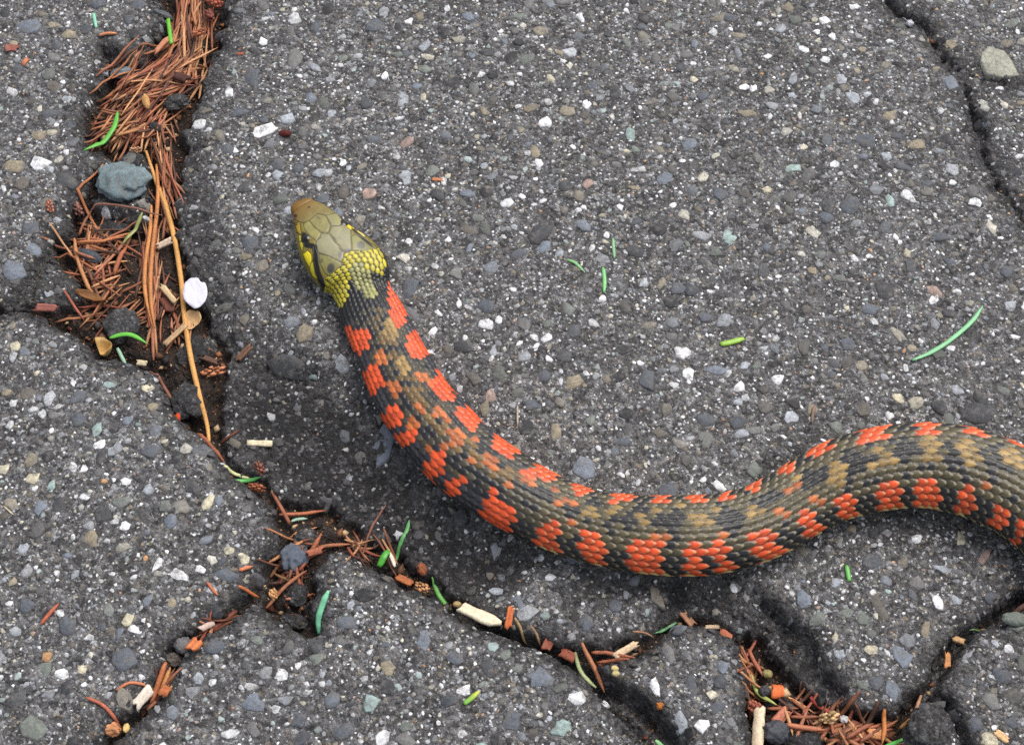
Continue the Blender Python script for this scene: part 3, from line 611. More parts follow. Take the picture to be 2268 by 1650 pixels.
mid_front = (np.abs(Jg) <= 4) & (rear < .5)
col[mid_front & (hash2(Ig, Jg, 5) > .5)] = lin(70, 64, 50); col[(np.abs(Jg) <= 1) & (rear < .5) & (hash2(Ig, Jg, 6) > .45)] = lin(112, 88, 50)
m = ell(qx, qy, BLACK); col[m] = blk; isblk = m.copy()
m = ell(qx, qy, OCHRE); col[m] = och
m = ell(qx, qy, RUST); col[m] = rust
m = polys(qx, qy, ORANGE); col[m] = org
isor = m.copy()
off_f = sS > s_exit * .985                                              # beyond the frame the pattern goes on
ph = (sS * 1000 / 13.5) % 1.0; bar = off_f & flank & (((ph + .5 * (Jg < 0)) % 1) < .42)
col[off_f & ~flank] = olive; chk = off_f & (np.abs(Jg) < 5) & (((ph * 2 + (np.abs(Jg) > 2)) % 1) < .5); col[chk] = blk
col[off_f & flank] = blk; col[bar] = org * np.array([.9, .9, .9]); isor |= bar
# nape: yellow collar, pale green wedge between two black blotches
YEL = [Z(620, 420, 5.5, [(500, 1040), (600, 1030), (780, 900), (850, 960), (860, 1100), (838, 1200), (830, 1330), (745, 1470), (690, 1400), (570, 1290), (500, 1190)]),
       Z(620, 420, 5.5, [(760, 780), (1180, 690), (1300, 880), (1270, 1040), (1170, 1020), (1060, 945), (960, 905), (860, 950), (780, 930)])]
GRN = [Z(620, 420, 5.5, [(840, 950), (960, 900), (1090, 990), (1170, 1250), (1130, 1370), (1040, 1310), (850, 1110)])]
hm = sS < s_head * 1.28
mY = polys(qx, qy, YEL) & hm; mG = polys(qx, qy, GRN) & hm
col[hm & ~mY & ~mG & ~isor] = lin(30, 31, 34)
vv = hash2(Ig, Jg, 9)[..., None]
col = np.where(mY[..., None], lin(196, 182, 40) * (1 - vv * .5) + lin(140, 132, 62) * vv * .5, col)
col = np.where(mG[..., None], lin(150, 148, 92), col)
col = col * (.72 + .56 * hash2(Ig, Jg, 3)[..., None])
swap = (hash2(Ig, Jg, 33) > .84) & (rear > .5) & (np.abs(Jg) < 6) & ~isor & ~hm; col[swap] = blk * 1.2
low = ((np.abs(Jg) >= NROW) | ((np.abs(Jg) >= NROW - 1) & isor)) & (rear > .4) & ~hm & (hash2(Ig, Jg, 34) > .2)                                         # lowest row has pale yellow edges
clow = lin(206, 186, 122)
# spread to the surface
VC = col[np.clip(bi + 1, 0, col.shape[0] - 1), np.clip(bj + NROW + 1, 0, col.shape[1] - 1)]
ORv = isor[np.clip(bi + 1, 0, col.shape[0] - 1), np.clip(bj + NROW + 1, 0, col.shape[1] - 1)]
LOWv = low[np.clip(bi + 1, 0, col.shape[0] - 1), np.clip(bj + NROW + 1, 0, col.shape[1] - 1)]
BKv = isblk[np.clip(bi + 1, 0, col.shape[0] - 1), np.clip(bj + NROW + 1, 0, col.shape[1] - 1)]
YGv = (mY | mG)[np.clip(bi + 1, 0, col.shape[0] - 1), np.clip(bj + NROW + 1, 0, col.shape[1] - 1)]
rearv = sstep(1100, 1250, PX); rearv[:, :] = np.where(S[:, None] > s_exit * .98, 1, rearv)
tip = np.maximum(sstep(.34, .62, bp), .55 * sstep(.5, .8, np.abs(bq) / (bw + 1e-6)) * sstep(-.1, .3, bp)) * (~YGv) * np.where(BKv, .3, 1)
tipc = np.where(ORv[..., None], lin(190, 150, 96), lin(140, 128, 92))
VC = VC * (1 - (tip * (.10 + .50 * rearv))[..., None]) + tipc * (tip * (.10 + .50 * rearv))[..., None]
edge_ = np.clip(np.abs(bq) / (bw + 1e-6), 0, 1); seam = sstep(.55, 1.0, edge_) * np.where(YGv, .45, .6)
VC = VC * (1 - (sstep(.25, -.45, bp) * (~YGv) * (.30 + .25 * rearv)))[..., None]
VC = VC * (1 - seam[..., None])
lw = sstep(-.25, .3, bp) * LOWv * .9
VC = VC * (1 - lw[..., None]) + clow * lw[..., None]
# bare skin between the scales: tan on the stretched fore-body, dark further back
skin = lin(120, 84, 52) * (1 - rearv[..., None]) + lin(34, 30, 24) * rearv[..., None]
nape = (S < s_head * 1.5)[:, None] & np.ones((1, nT), bool)
skin = np.where(nape[..., None], VC * .35 + lin(14, 12, 8), skin)
flv = np.abs(tt) > 4.6
skin = np.where((flv & ~nape)[..., None], lin(30, 30, 32), skin)
sk_ = (1 - sstep(0, .10, best))[..., None]
VC = VC * (1 - sk_) + skin * sk_
belly = (np.abs(tt) > NROW + .5)
VC = np.where(belly[..., None], lin(176, 168, 120) * (.75 + .25 * np.sin(Cg[..., None] * 4.2) ** 2), VC)
hgt = best * np.interp(S, [0, s_head * 1.3, s_head * 1.6, s_head * 3.5, s_head * 5], [.85, .85, .6, .85, 1.35])[:, None]
# ---- head shields, traced in the enlarged crop
zz = lambda p: Z(620, 420, 5.5, p)
HEADZ = zz([(0, -100), (700, 200), (830, 340), (1230, 640), (1190, 720), (1010, 752), (868, 755), (790, 785), (772, 880), (762, 930), (650, 1015), (590, 1062), (545, 1090), (548, 1190), (540, 1240), (430, 1170), (300, 1000), (0, 600)])
snout_c, oli, oliy = lin(126, 112, 60), lin(144, 138, 92), lin(140, 128, 60)
PLATES = [(zz([(120, 230), (200, 100), (420, 100), (640, 215), (700, 290), (560, 312), (450, 298), (350, 380), (290, 410), (230, 400), (130, 330)]), snout_c),
          (zz([(355, 385), (450, 298), (555, 318), (612, 430), (592, 512), (556, 534), (500, 520), (425, 465)]), lin(132, 124, 74)),
          (zz([(285, 420), (350, 382), (420, 462), (497, 530), (492, 592), (440, 632), (368, 572), (300, 490)]), lin(138, 130, 76)),
          (zz([(558, 310), (700, 290), (775, 400), (722, 440), (620, 442), (612, 420)]), lin(136, 132, 86)),
          (zz([(436, 645), (500, 538), (590, 536), (772, 770), (772, 832), (742, 888), (690, 862), (590, 812), (468, 772), (436, 702)]), lin(136, 132, 98)),
          (zz([(600, 530), (625, 450), (722, 446), (785, 418), (862, 500), (868, 742), (792, 772), (772, 762)]), lin(136, 132, 98)),
          (zz([(470, 785), (590, 814), (690, 864), (742, 892), (762, 932), (650, 1012), (590, 1060), (545, 1020), (484, 900)]), lin(124, 120, 68)),
          (zz([(868, 570), (920, 545), (1060, 620), (1200, 720), (1010, 752), (872, 748)]), lin(124, 120, 66)),
          (zz([(280, 790), (340, 742), (388, 800), (388, 872), (362, 955), (318, 880)]), lin(226, 206, 24)),
          (zz([(372, 905), (420, 866), (452, 980), (456, 1100), (400, 1060), (362, 975)]), lin(206, 194, 30)),
          (zz([(370, 700), (415, 690), (425, 860), (392, 870), (380, 780)]), lin(170, 155, 40)),
          (zz([(225, 560), (262, 560), (285, 690), (275, 770), (240, 680)]), lin(196, 182, 50)),
          (zz([(180, 420), (240, 400), (262, 545), (218, 545)]), lin(168, 142, 40)),
          (zz([(770, 425), (815, 400), (930, 480), (860, 492), (800, 452)]), lin(232, 206, 30)),
          (zz([(925, 505), (960, 490), (1050, 570), (1020, 580)]), lin(206, 190, 90))]
DARK = [((310, 600), (48, 82), -18, lin(14, 12, 10), 1.0), ((620, 960), (46, 62), 15, lin(52, 50, 54), .9), ((508, 872), (24, 30), 0, lin(80, 76, 50), .7), ((985, 680), (52, 48), 20, lin(66, 64, 64), .85),
        ((822, 745), (54, 22), -5, lin(86, 82, 80), .8), ((735, 790), (24, 52), 18, lin(96, 92, 88), .75), ((470, 350), (34, 18), 40, lin(96, 88, 52), .6), ((490, 430), (14, 40), 10, lin(112, 104, 66), .5),
        ((355, 220), (15, 15), 0, lin(70, 36, 12), .9), ((195, 325), (20, 22), 0, lin(60, 28, 10), .95), ((205, 430), (16, 7), 0, lin(14, 12, 8), 1), ((215, 528), (20, 8), 0, lin(14, 12, 8), 1), ((258, 636), (16, 8), 0, lin(14, 12, 8), 1),
        ((735, 335), (80, 14), 48, lin(26, 22, 16), .9), ((1000, 590), (190, 20), 42, lin(22, 20, 16), .95)]
STRIPE = [(330, 680), (375, 690), (420, 700), (432, 790), (440, 900), (462, 1010), (500, 1100), (545, 1190)]
hr = np.where(S < s_head * 1.05)[0]; nh = hr.max() + 1
hx = PX[:nh]; hy = PY[:nh]
inh = in_poly(hx, hy, HEADZ)
# cheek and chin that the picture hides take the mirrored side's plain tones
lc = np.repeat(lin(122, 110, 42)[None, None], nh, 0).repeat(nT, 1).copy(); groove = np.full((nh, nT), 99.0)
for poly, c in PLATES:
    mk = in_poly(hx, hy, poly); lc[mk] = c
    groove = np.minimum(groove, poly_sd(hx, hy, poly + poly[:1], False))
zx = (hx - 620) * 5.5; zy = (hy - 420) * 5.5
nzv = vnoise(zx / 60, zy / 60, 50)[..., None] * .25 + vnoise(zx / 22, zy / 22, 51)[..., None] * .15
lc = lc * (1 + nzv)
sn_f = (sstep(330, 40, .64 * (zx - 180) + .77 * (zy - 120)) * .92)[..., None]; lc = lc * (1 - sn_f) + lin(122, 84, 20) * sn_f
for (cx, cy), (rx, ry), an, c, f in DARK:
    a_ = math.radians(an); dx, dy = zx - cx, zy - cy
    u = dx * math.cos(a_) + dy * math.sin(a_); v = -dx * math.sin(a_) + dy * math.cos(a_)
    k = (sstep(1.2, .75, np.sqrt((u / rx) ** 2 + (v / ry) ** 2)) * f)[..., None]; lc = lc * (1 - k) + c * k
sd1 = np.full(zx.shape, 1e9)
for p_, q_ in zip(STRIPE[:-1], STRIPE[1:]): sd1 = np.minimum(sd1, seg_dist(zx, zy, p_, q_)[0])
k = sstep(44, 26, sd1)[..., None]; lc = lc * (1 - k) + lin(14, 12, 10) * k
gl = sstep(1.5, .5, groove)[..., None]; lc = lc * (1 - .62 * gl) + lin(40, 32, 12) * .62 * gl
hid = ~FAC[:nh]; lc = np.where((hid & (np.abs(TH)[None] > 1.3))[..., None], lin(190, 176, 70), lc)
hh = .16 * sstep(0.0, 1.8, groove) * 1.0
mk = inh | (S[:nh, None] < s_head * .55)
VC[:nh] = np.where(mk[..., None], lc, VC[:nh]); hgt[:nh] = np.where(mk, hh, hgt[:nh])
hgt *= np.clip(S / .0015, 0, 1)[:, None]
PF = P0 + NRM * (hgt * MM)[..., None]
# brow ridges over the eyes and cheeks
idx = np.arange(nS)[:, None] * nT + np.arange(nT)[None]
qd = np.stack([idx[:-1].ravel(), np.roll(idx, -1, 1)[:-1].ravel(), np.roll(idx, -1, 1)[1:].ravel(), idx[1:].ravel()], 1)
body_co = PF.reshape(-1, 3)
root = bpy.data.objects.new('snake', None); COL.objects.link(root)
base = Vector((float(AX[nS // 3, 0]), float(AX[nS // 3, 1]), 0)); root.location = base
tag(root, 'snake with yellow head, black back and orange bars crawling over cracked asphalt', 'snake')
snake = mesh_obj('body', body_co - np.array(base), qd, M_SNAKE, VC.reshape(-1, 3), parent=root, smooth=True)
# eyes: set where the eye shows, and mirrored on the other cheek
hv = (zx - 308) ** 2 + (zy - 598) ** 2 + np.where(FAC[:nh], 0, 1e9); e_s, e_t = np.unravel_index(np.argmin(hv), hv.shape)
e_m = int(np.argmin(np.abs(TH[:168] + np.sign(TH[e_t]) * (abs(TH[e_t]) + .30))))
def eye(si, ti):
    c = PF[si, ti]; n = NRM[si, ti].copy(); n[2] = max(n[2], .12); n /= np.linalg.norm(n)
    tq = T[si]; bq_ = np.cross(n, tq); bq_ /= np.linalg.norm(bq_); tq = np.cross(bq_, n)
    V = []; F = []; colr = []; nu, nv = 24, 10
    for r_ in range(nv + 1):
        ph_ = r_ / nv * math.pi * .62
        for k in range(nu):
            t = k / nu * 2 * math.pi; rr = math.sin(ph_)
            V.append(c - n * .00145 + tq * (rr * math.cos(t) * .0023) + bq_ * (rr * math.sin(t) * .0019) + n * math.cos(ph_) * .0019)
            colr.append(lin(8, 7, 6) if rr < .74 else lin(110, 100, 78) if rr < .84 else lin(20, 16, 12))
    for r_ in range(nv):
        for k in range(nu): F.append((r_ * nu + k, r_ * nu + (k + 1) % nu, (r_ + 1) * nu + (k + 1) % nu, (r_ + 1) * nu + k))
    o = mesh_obj('eye', np.array(V) - np.array(base), np.array(F), M_EYE, np.array(colr), parent=root, smooth=True); return o
eye(e_s, e_t); eye(e_s, e_m)
print('snake', nS, nT, 'len', arc[-1], 'head', s_head, 'amax', aS.max())

# ------------------------------------------------------------------ litter: needles, blades, chips, buds
def ground_pts(pts):
    return np.array([[*map(float, at_v(p[0], p[1], -.002 if len(p) < 3 else p[2]))] for p in pts])
def tube(name, pts, w, color, mat=None, flat=.8, lift=0.0, taper=(.55, .25), mode='lay', seg=None, tint=.15, k=6, tipcol=None, rise=None):
    """a needle, blade or stalk laid along picture points, following the ground under it; w = width in pixels"""
    g = ground_pts(pts); m = max(2, (seg or 7) // max(1, len(pts) - 1) + 1)
    L = cr(g, m) if len(g) > 2 else np.array([g[0] + (g[1] - g[0]) * t for t in np.linspace(0, 1, seg or 6)])
    n = len(L); r = w * PXM / 2; H = gz_at(L[:, 0], L[:, 1])
    tt_ = np.linspace(0, 1, n); A_ = np.polyfit(tt_, H, 1); lnz = np.polyval(A_, tt_)
    if mode == 'span': z = np.maximum(H + r * .4, lnz * .6 + H * .4 + r + lift) if lift else np.maximum(H + r * flat * .7, smooth1((H + lnz) / 2, 2) + r * flat)
    elif mode == 'mat': z = np.maximum(lnz * .75 + .25 * H + lift, H + r * .4)
    else: z = .5 * lnz + .5 * smooth1(H, 3) + max(0, float(np.max(H - .5 * lnz - .5 * smooth1(H, 3)))) * .9 + r * flat * .8 + .00012 + lift
    if rise: z = z + np.interp(tt_, np.linspace(0, 1, len(rise)), rise) * MM
    Pn = np.column_stack([L, z]); Tn = np.gradient(Pn, axis=0); Tn /= np.linalg.norm(Tn, axis=1)[:, None] + 1e-12
    Sd = np.column_stack([-Tn[:, 1], Tn[:, 0], np.zeros(n)]); Sd /= np.linalg.norm(Sd, axis=1)[:, None] + 1e-12
    Un = np.cross(Tn, Sd); Un *= np.sign(Un[:, 2:3] + 1e-9)
    rad_ = np.minimum(1, np.minimum(taper[0] + (1 - taper[0]) * tt_ / .16, taper[1] + (1 - taper[1]) * (1 - tt_) / .25)) * r
    V = []; cl = []; c0 = np.array(color)
    for i in range(n):
        f = 1 + rnd.uniform(-tint, tint)
        for q in range(k):
            t = q / k * 2 * math.pi; V.append(Pn[i] + Sd[i] * math.cos(t) * rad_[i] + Un[i] * math.sin(t) * rad_[i] * flat)
            c = c0 * f
            if tipcol is not None: c = c * (1 - tt_[i] ** 2) + np.array(tipcol) * tt_[i] ** 2
            cl.append(c)
    F = [(i * k + q, i * k + (q + 1) % k, (i + 1) * k + (q + 1) % k, (i + 1) * k + q) for i in range(n - 1) for q in range(k)]
    V += [Pn[0], Pn[-1]]; cl += [cl[0], cl[-1]]
    Tr = [((q + 1) % k, q, n * k) for q in range(k)] + [((n - 1) * k + q, (n - 1) * k + (q + 1) % k, n * k + 1) for q in range(k)]
    return V, F, Tr, cl
def thing_tube(name, label, cat, pts, w, color, mat, group=None, **kw):
    V, F, Tr, cl = tube(name, pts, w, color, **kw)
    return tag(centre_origin(mesh_obj(name, V, [np.array(F), np.array(Tr)], mat, np.clip(np.array(cl), 0, .9), smooth=True)), label, cat, group)
def chip(name, label, cat, px, py, ln, wd, ang, th, color, lift=0, tilt=0, group=None, ragged=.3, zabs=None):
    th = th * .62; color = np.array(color); gm = color.mean(); color = gm + (color - gm) * .86; color = color * .92
    """split piece of wood or bark: ragged-ended slab with grain ridges"""
    x, y = map(float, at_v(px, py, -.001)); l2, w2 = ln * PXM / 2, wd * PXM / 2; a_ = -math.radians(ang)
    nu, nv = 9, 5; V = []; cl = []
    endA = [rnd.uniform(-ragged, ragged) for _ in range(nv)]; endB = [rnd.uniform(-ragged, ragged) for _ in range(nv)]; ridge = [rnd.uniform(-.4, .4) for _ in range(nv)]; wob_ = [rnd.uniform(-.07, .07) for _ in range(nu)]
    pts = np.array([(x + math.cos(a_) * u * l2, y + math.sin(a_) * u * l2 / sp_ ) for u in (-1, 0, 1)]); Hc = gz_at(pts[:, 0], pts[:, 1])
    zb_ = (max(Hc[1], Hc.mean()) if zabs is None else zabs) + lift * MM; slope = np.clip((Hc[2] - Hc[0]) / (2 * l2), -.5, .5) if zabs is None else 0
    for side in (1, 0):
        for i in range(nu):
            for j in range(nv):
                u = -1 + 2 * i / (nu - 1); v = -1 + 2 * j / (nv - 1)
                uu = u * (1 + (endA[j] if u < 0 else endB[j]) * abs(u) ** 2); vv_ = v * (1 + .07 * math.sin(1.6 * u + px) + wob_[i]) + .10 * math.sin(1.3 * u + py)
                X_, Y_ = uu * l2, vv_ * w2
                zt = (th * PXM * (1 - .15 * abs(v) ** 3 + ridge[j] * .6)) if side else -.0002
                V.append((x + math.cos(a_) * X_ - math.sin(a_) * Y_, y + (math.sin(a_) * X_ + math.cos(a_) * Y_), zb_ + zt + slope * X_ + tilt * Y_))
                cl.append(np.array(color) * (1 + ridge[j] * .7) * rnd.uniform(.9, 1.1))
    N_ = nu * nv; F = []
    for i in range(nu - 1):
        for j in range(nv - 1):
            a1 = i * nv + j; F.append((a1, a1 + nv, a1 + nv + 1, a1 + 1)); F.append((N_ + a1, N_ + a1 + 1, N_ + a1 + nv + 1, N_ + a1 + nv))
    rim_ = [i * nv for i in range(nu)] + [(nu - 1) * nv + j for j in range(1, nv)] + [i * nv + nv - 1 for i in range(nu - 2, -1, -1)] + [j for j in range(nv - 2, 0, -1)]
    for p_, q_ in zip(rim_, rim_[1:] + rim_[:1]): F.append((p_, N_ + p_, N_ + q_, q_))
    return tag(centre_origin(mesh_obj(name, V, np.array(F), M_CHIP, np.clip(np.array(cl), 0, .88))), label, cat, group)
def ico(sub=2):
    import bmesh
    bm = bmesh.new(); bmesh.ops.create_icosphere(bm, subdivisions=sub, radius=1)
    v = np.array([x.co[:] for x in bm.verts]); f = np.array([[x.index for x in p.verts] for p in bm.faces]); bm.free(); return v, f
ICO3, ICO2, ICO1 = ico(4), ico(2), ico(1)
def lump(name, label, cat, px, py, rx, ry, ang, color, mat, hz=.6, rough=.22, sink=.35, group=None, facet=3.0, smooth=False, spots=0, zoff=0):
    v, f = ICO3; sd0 = rnd.randint(0, 9999)
    n_ = vnoise(v[:, 0] * facet + v[:, 2] * 2.1 + sd0, v[:, 1] * facet - v[:, 2] * 1.7 + sd0, 1) * 2 * rough + vnoise(v[:, 0] * facet * 3 + sd0, v[:, 1] * facet * 3 + v[:, 2] * 4, 2) * rough * .7
    d, idv = worley(v[:, 0] * 2.2 + sd0, v[:, 1] * 2.2 + v[:, 2] * 1.6, 3); n_ = n_ + (idv - .5) * rough * .8
    if name in ('asphalt_chunk', 'rock'):
        d2, i2_ = worley(v[:, 0] * 7 + sd0, v[:, 1] * 7 + v[:, 2] * 5, 4); n_ = n_ + (i2_ - .5) * .10 + (.4 - d2) * .10
        hz = hz * .8
    v = v * (1 + n_)[:, None]; x, y = map(float, at_v(px, py, -.001)); a_ = -math.radians(ang)
    R = np.array([[math.cos(a_), -math.sin(a_), 0], [math.sin(a_), math.cos(a_), 0], [0, 0, 1]])
    rz = min(rx, ry) * hz; v = (v * np.array([rx, ry, rz]) * PXM) @ R.T
    gzv = gz_at(np.array([x]), np.array([y]))[0]
    V = v + np.array([x, y, gzv + rz * PXM * (1 - sink) + zoff * MM])
    cl = np.array(color)[None] * (1 + n_ * .8)[:, None]
    if spots: cl = np.where((hash2(np.arange(len(v)), np.arange(len(v)) * 0, sd0) > 1 - spots)[:, None], lin(190, 190, 190), cl)
    at_ = None
    if name == 'asphalt_chunk':
        at_ = {'bitumen': np.full(len(V), float(np.clip(1.25 - np.mean(color) * 11, .15, .9))), 'soil': np.zeros(len(V))}; mat = M_ROAD; smooth = True
    return tag(centre_origin(mesh_obj(name, V, f, mat, np.clip(cl, 0, .85), smooth=smooth, attrs=at_)), label, cat, group)
def cone_bit(name, label, cat, px, py, ln, wd, ang, color, lift=0, group=None):
    """little spent flower cone: overlapping scales spiralling round a stem"""
    x, y = map(float, at_v(px, py, -.001)); a_ = -math.radians(ang); gzv = gz_at(np.array([x]), np.array([y]))[0]
    V = []; F = []; cl = []; v0, f0 = ICO1; nsc = 22
    for q in range(nsc):
        u = q / (nsc - 1) * 2 - 1; t = q * 2.4; rr = wd / 2 * math.sqrt(max(.05, 1 - u * u * .85)) * .6
        c = np.array([u * ln / 2 * .85, math.cos(t) * rr, math.sin(t) * rr]); d = np.array([.55, math.cos(t), math.sin(t)]); d /= np.linalg.norm(d)
        e = v0 * np.array([wd * rnd.uniform(.2, .42), wd * .18, wd * .16]) * rnd.uniform(.6, 1.25) + c + d * wd * rnd.uniform(0, .2)
        V.extend(e); F.extend(f0 + len(cl)); cc_ = (np.array(color) * .8 + .2 * np.mean(color)) * rnd.uniform(.45, 1.15); cl.extend([cc_ * rnd.uniform(.85, 1.15) for _ in v0])
    V = np.array(V) * PXM; X_ = V[:, 0] * math.cos(a_) - V[:, 1] * math.sin(a_); Y_ = V[:, 0] * math.sin(a_) + V[:, 1] * math.cos(a_)
    V = np.stack([X_ + x, Y_ + y, V[:, 2] + gzv + wd * .42 * PXM + lift * MM], 1)
    return tag(centre_origin(mesh_obj(name, V, np.array(F), M_NEEDLE, np.clip(np.array(cl), 0, .85))), label, cat, group)
def sheet(name, label, cat, px, py, outline, ang, curl, color, mat, lift=0, th=.00018, group=None, vein=.0, zabs=None):
    """thin curled leaf or petal with thickness; outline in pixels round its middle"""
    x, y = map(float, at_v(px, py, -.001)); a_ = -math.radians(ang); gzv = (gz_at(np.array([x]), np.array([y]))[0] if zabs is None else zabs)
    oc = np.array(list(outline) + [outline[0], outline[1], outline[2]], float); outline = [tuple(q_) for q_ in cr(oc, 4)[4:4 + 4 * len(outline)]]
    k = len(outline); V = []; cl = []; rings = (1, .8, .55, .28)
    for side in (1, -1):
        for f in rings:
            for (ox, oy) in outline:
                X_, Y_ = ox * f * PXM, oy * f * PXM
                h = curl[0] * (X_ / PXM) ** 2 * 1e-6 + curl[1] * (Y_ / PXM) ** 2 * 1e-6 + .00012 * math.sin(ox * f * .35 + oy * f * .2) * f
                V.append((X_, Y_, h + side * th / 2)); cl.append(np.array(color) * (1 - vein * abs(math.sin(math.atan2(oy, ox) * 7)) * f))
        V.append((0, 0, side * th / 2)); cl.append(np.array(color))
    m_ = len(rings) * k + 1; F = []; Tr = []
    for s_ in (0, 1):
        for a1 in range(len(rings) - 1):
            for q in range(k):
                f = (s_ * m_ + a1 * k + q, s_ * m_ + a1 * k + (q + 1) % k, s_ * m_ + (a1 + 1) * k + (q + 1) % k, s_ * m_ + (a1 + 1) * k + q)
                F.append(f if s_ == 0 else f[::-1])
        b_ = s_ * m_ + (len(rings) - 1) * k
        for q in range(k):
            t_ = (b_ + q, b_ + (q + 1) % k, s_ * m_ + m_ - 1); Tr.append(t_ if s_ == 0 else t_[::-1])
    for q in range(k): F.append((q, m_ + q, m_ + (q + 1) % k, (q + 1) % k))
    V = np.array(V); X_ = V[:, 0] * math.cos(a_) - V[:, 1] * math.sin(a_); Y_ = (V[:, 0] * math.sin(a_) + V[:, 1] * math.cos(a_)) / sp_
    V = np.stack([X_ + x, Y_ + y, V[:, 2] + gzv + lift * MM], 1)
    return tag(centre_origin(mesh_obj(name, V, [np.array(F), np.array(Tr)], mat, np.clip(np.array(cl), 0, .88), smooth=True)), label, cat, group)

# ---- crumbs of soil, bark and grit in the cracks (uncountable)
NCB = 17000
bx = rng.uniform(-.2, .2, NCB * 6); by = rng.uniform(-.17, .19, NCB * 6); ks = grid_at(gk, bx, by); so = grid_at(gsoil, bx, by); sdv = grid_at(gsd, bx, by)
ok = (ks > .45) & (rng.random(NCB * 6) < .12 + .88 * so); bx, by = bx[ok][:NCB], by[ok][:NCB]
bz = gz_at(bx, by); v0, f0 = ICO1
oct_v = np.array([(1, 0, 0), (-1, 0, 0), (0, 1, 0), (0, -1, 0), (0, 0, 1), (0, 0, -1)], float); oct_f = np.array([(0, 2, 4), (2, 1, 4), (1, 3, 4), (3, 0, 4), (2, 0, 5), (1, 2, 5), (3, 1, 5), (0, 3, 5)])
V = []; Fc = []; cl = []
cpal = [lin(60, 46, 38), lin(40, 34, 30), lin(96, 68, 50), lin(124, 84, 58), lin(34, 32, 32), lin(80, 76, 74), lin(146, 100, 70), lin(52, 48, 46), lin(186, 158, 122), lin(92, 56, 42)]
for q in range(len(bx)):
    r = .00022 * (rnd.random() ** (-.5)); r = min(r, .0016)
    e = oct_v * np.array([r * rnd.uniform(.7, 1.7), r * rnd.uniform(.6, 1.1), r * rnd.uniform(.4, .9)]) * (1 + .3 * np.array([[rnd.uniform(-1, 1)] for _ in range(6)]))
    t = rnd.uniform(0, 6.28); X_ = e[:, 0] * math.cos(t) - e[:, 1] * math.sin(t); Y_ = e[:, 0] * math.sin(t) + e[:, 1] * math.cos(t)
    V.append(np.stack([X_ + bx[q], Y_ + by[q], e[:, 2] + bz[q] + r * .25], 1)); Fc.append(oct_f + 6 * q)
    c = cpal[min(9, int(rnd.random() ** 1.1 * 10))] * rnd.uniform(.7, 1.25); cl.append(np.repeat(c[None], 6, 0))
o = mesh_obj('litter_crumbs', np.concatenate(V), np.concatenate(Fc), M_CRUMB, np.clip(np.concatenate(cl), 0, .8))
o['kind'] = 'stuff'; o['label'] = 'dark brown crumbs of soil and bark filling the cracks'; o['category'] = 'litter'

# ---- dry needles
NKIND = [('rusty', lin(150, 92, 64)), ('tan', lin(176, 124, 86)), ('dark brown', lin(104, 66, 48)), ('pale straw', lin(196, 146, 104)), ('mid-brown', lin(132, 84, 60)), ('reddish', lin(152, 86, 66)), ('light brown', lin(170, 112, 76)), ('blackish brown', lin(78, 52, 42)), ('cinnamon', lin(160, 104, 78))]
MARKS = [(376, 60, 'the upright green blade'), (230, 305, 'the curved green blade'), (402, 178, 'the chocolate bark chip'), (390, 226, 'the dark crumb on the mat'), (325, 231, 'the beige bud'), (268, 150, 'the blue-grey pebble'), (464, 34, 'the round cones'),
         (440, 78, 'the orange cone at the mat rim'), (358, 108, 'the pale bark strip'), (342, 280, 'the small clod in the mat'), (300, 334, 'the pale brown cone'), (270, 405, 'the blue-green rock'), (345, 380, 'the stalk tops'), (380, 470, 'the long stalk'),
         (168, 452, 'the bent twig'), (206, 646, 'the curled leaf'), (196, 556, 'the oval slate pebble'), (250, 492, 'the lump under the crossing twig'), (290, 515, 'the yellow-green needle'), (266, 712, 'the dark wedged chunk'), (285, 752, 'the arched green blade'),
         (335, 600, 'the paired stalks'), (364, 541, 'the striped splinter'), (374, 652, 'the cream splinter'), (434, 655, 'the white petal'), (388, 738, 'the forked splinter'), (104, 687, 'the striped bark chip'), (648, 1226, 'the pocket pebble'),
         (676, 1180, 'the grey pocket clod'), (654, 1306, 'the low pocket clod'), (604, 1310, 'the small golden cone'), (666, 1122, 'the flat level needle'), (846, 1228, 'the green stub'), (820, 1170, 'the leaning stem'), (690, 1220, 'the bark scrap at the lobe'),
         (1834, 1590, 'the tan pit cone'), (1876, 1620, 'the flat tan bark'), (1942, 1624, 'the pale orange bark'), (2030, 1570, 'the pit end needle'), (1720, 1622, 'the dark pit pebble'), (1782, 1640, 'the black pit clod'), (1818, 1558, 'the red bark strip'),
         (1732, 1580, 'the salmon bark'), (1724, 1526, 'the bright orange bark'), (1680, 1612, 'the cream stick'), (1680, 1520, 'the bent grass stem'), (1674, 1456, 'the standing strip needle'), (1608, 1398, 'the orange-red bark bit'),
         (320, 1549, 'the white chip'), (358, 1510, 'the stout sticks'), (434, 1436, 'the orange bark bend'), (490, 1374, 'the dark red stick')]
ALONG = {'top': 90, 'mat': 60, 'low': 60, 'neck': 95, 'nest': 90, 'bund': 90, 'fork': 60, 'pit': 0, 'slit': -65, 'll': 50}   # run of each crack
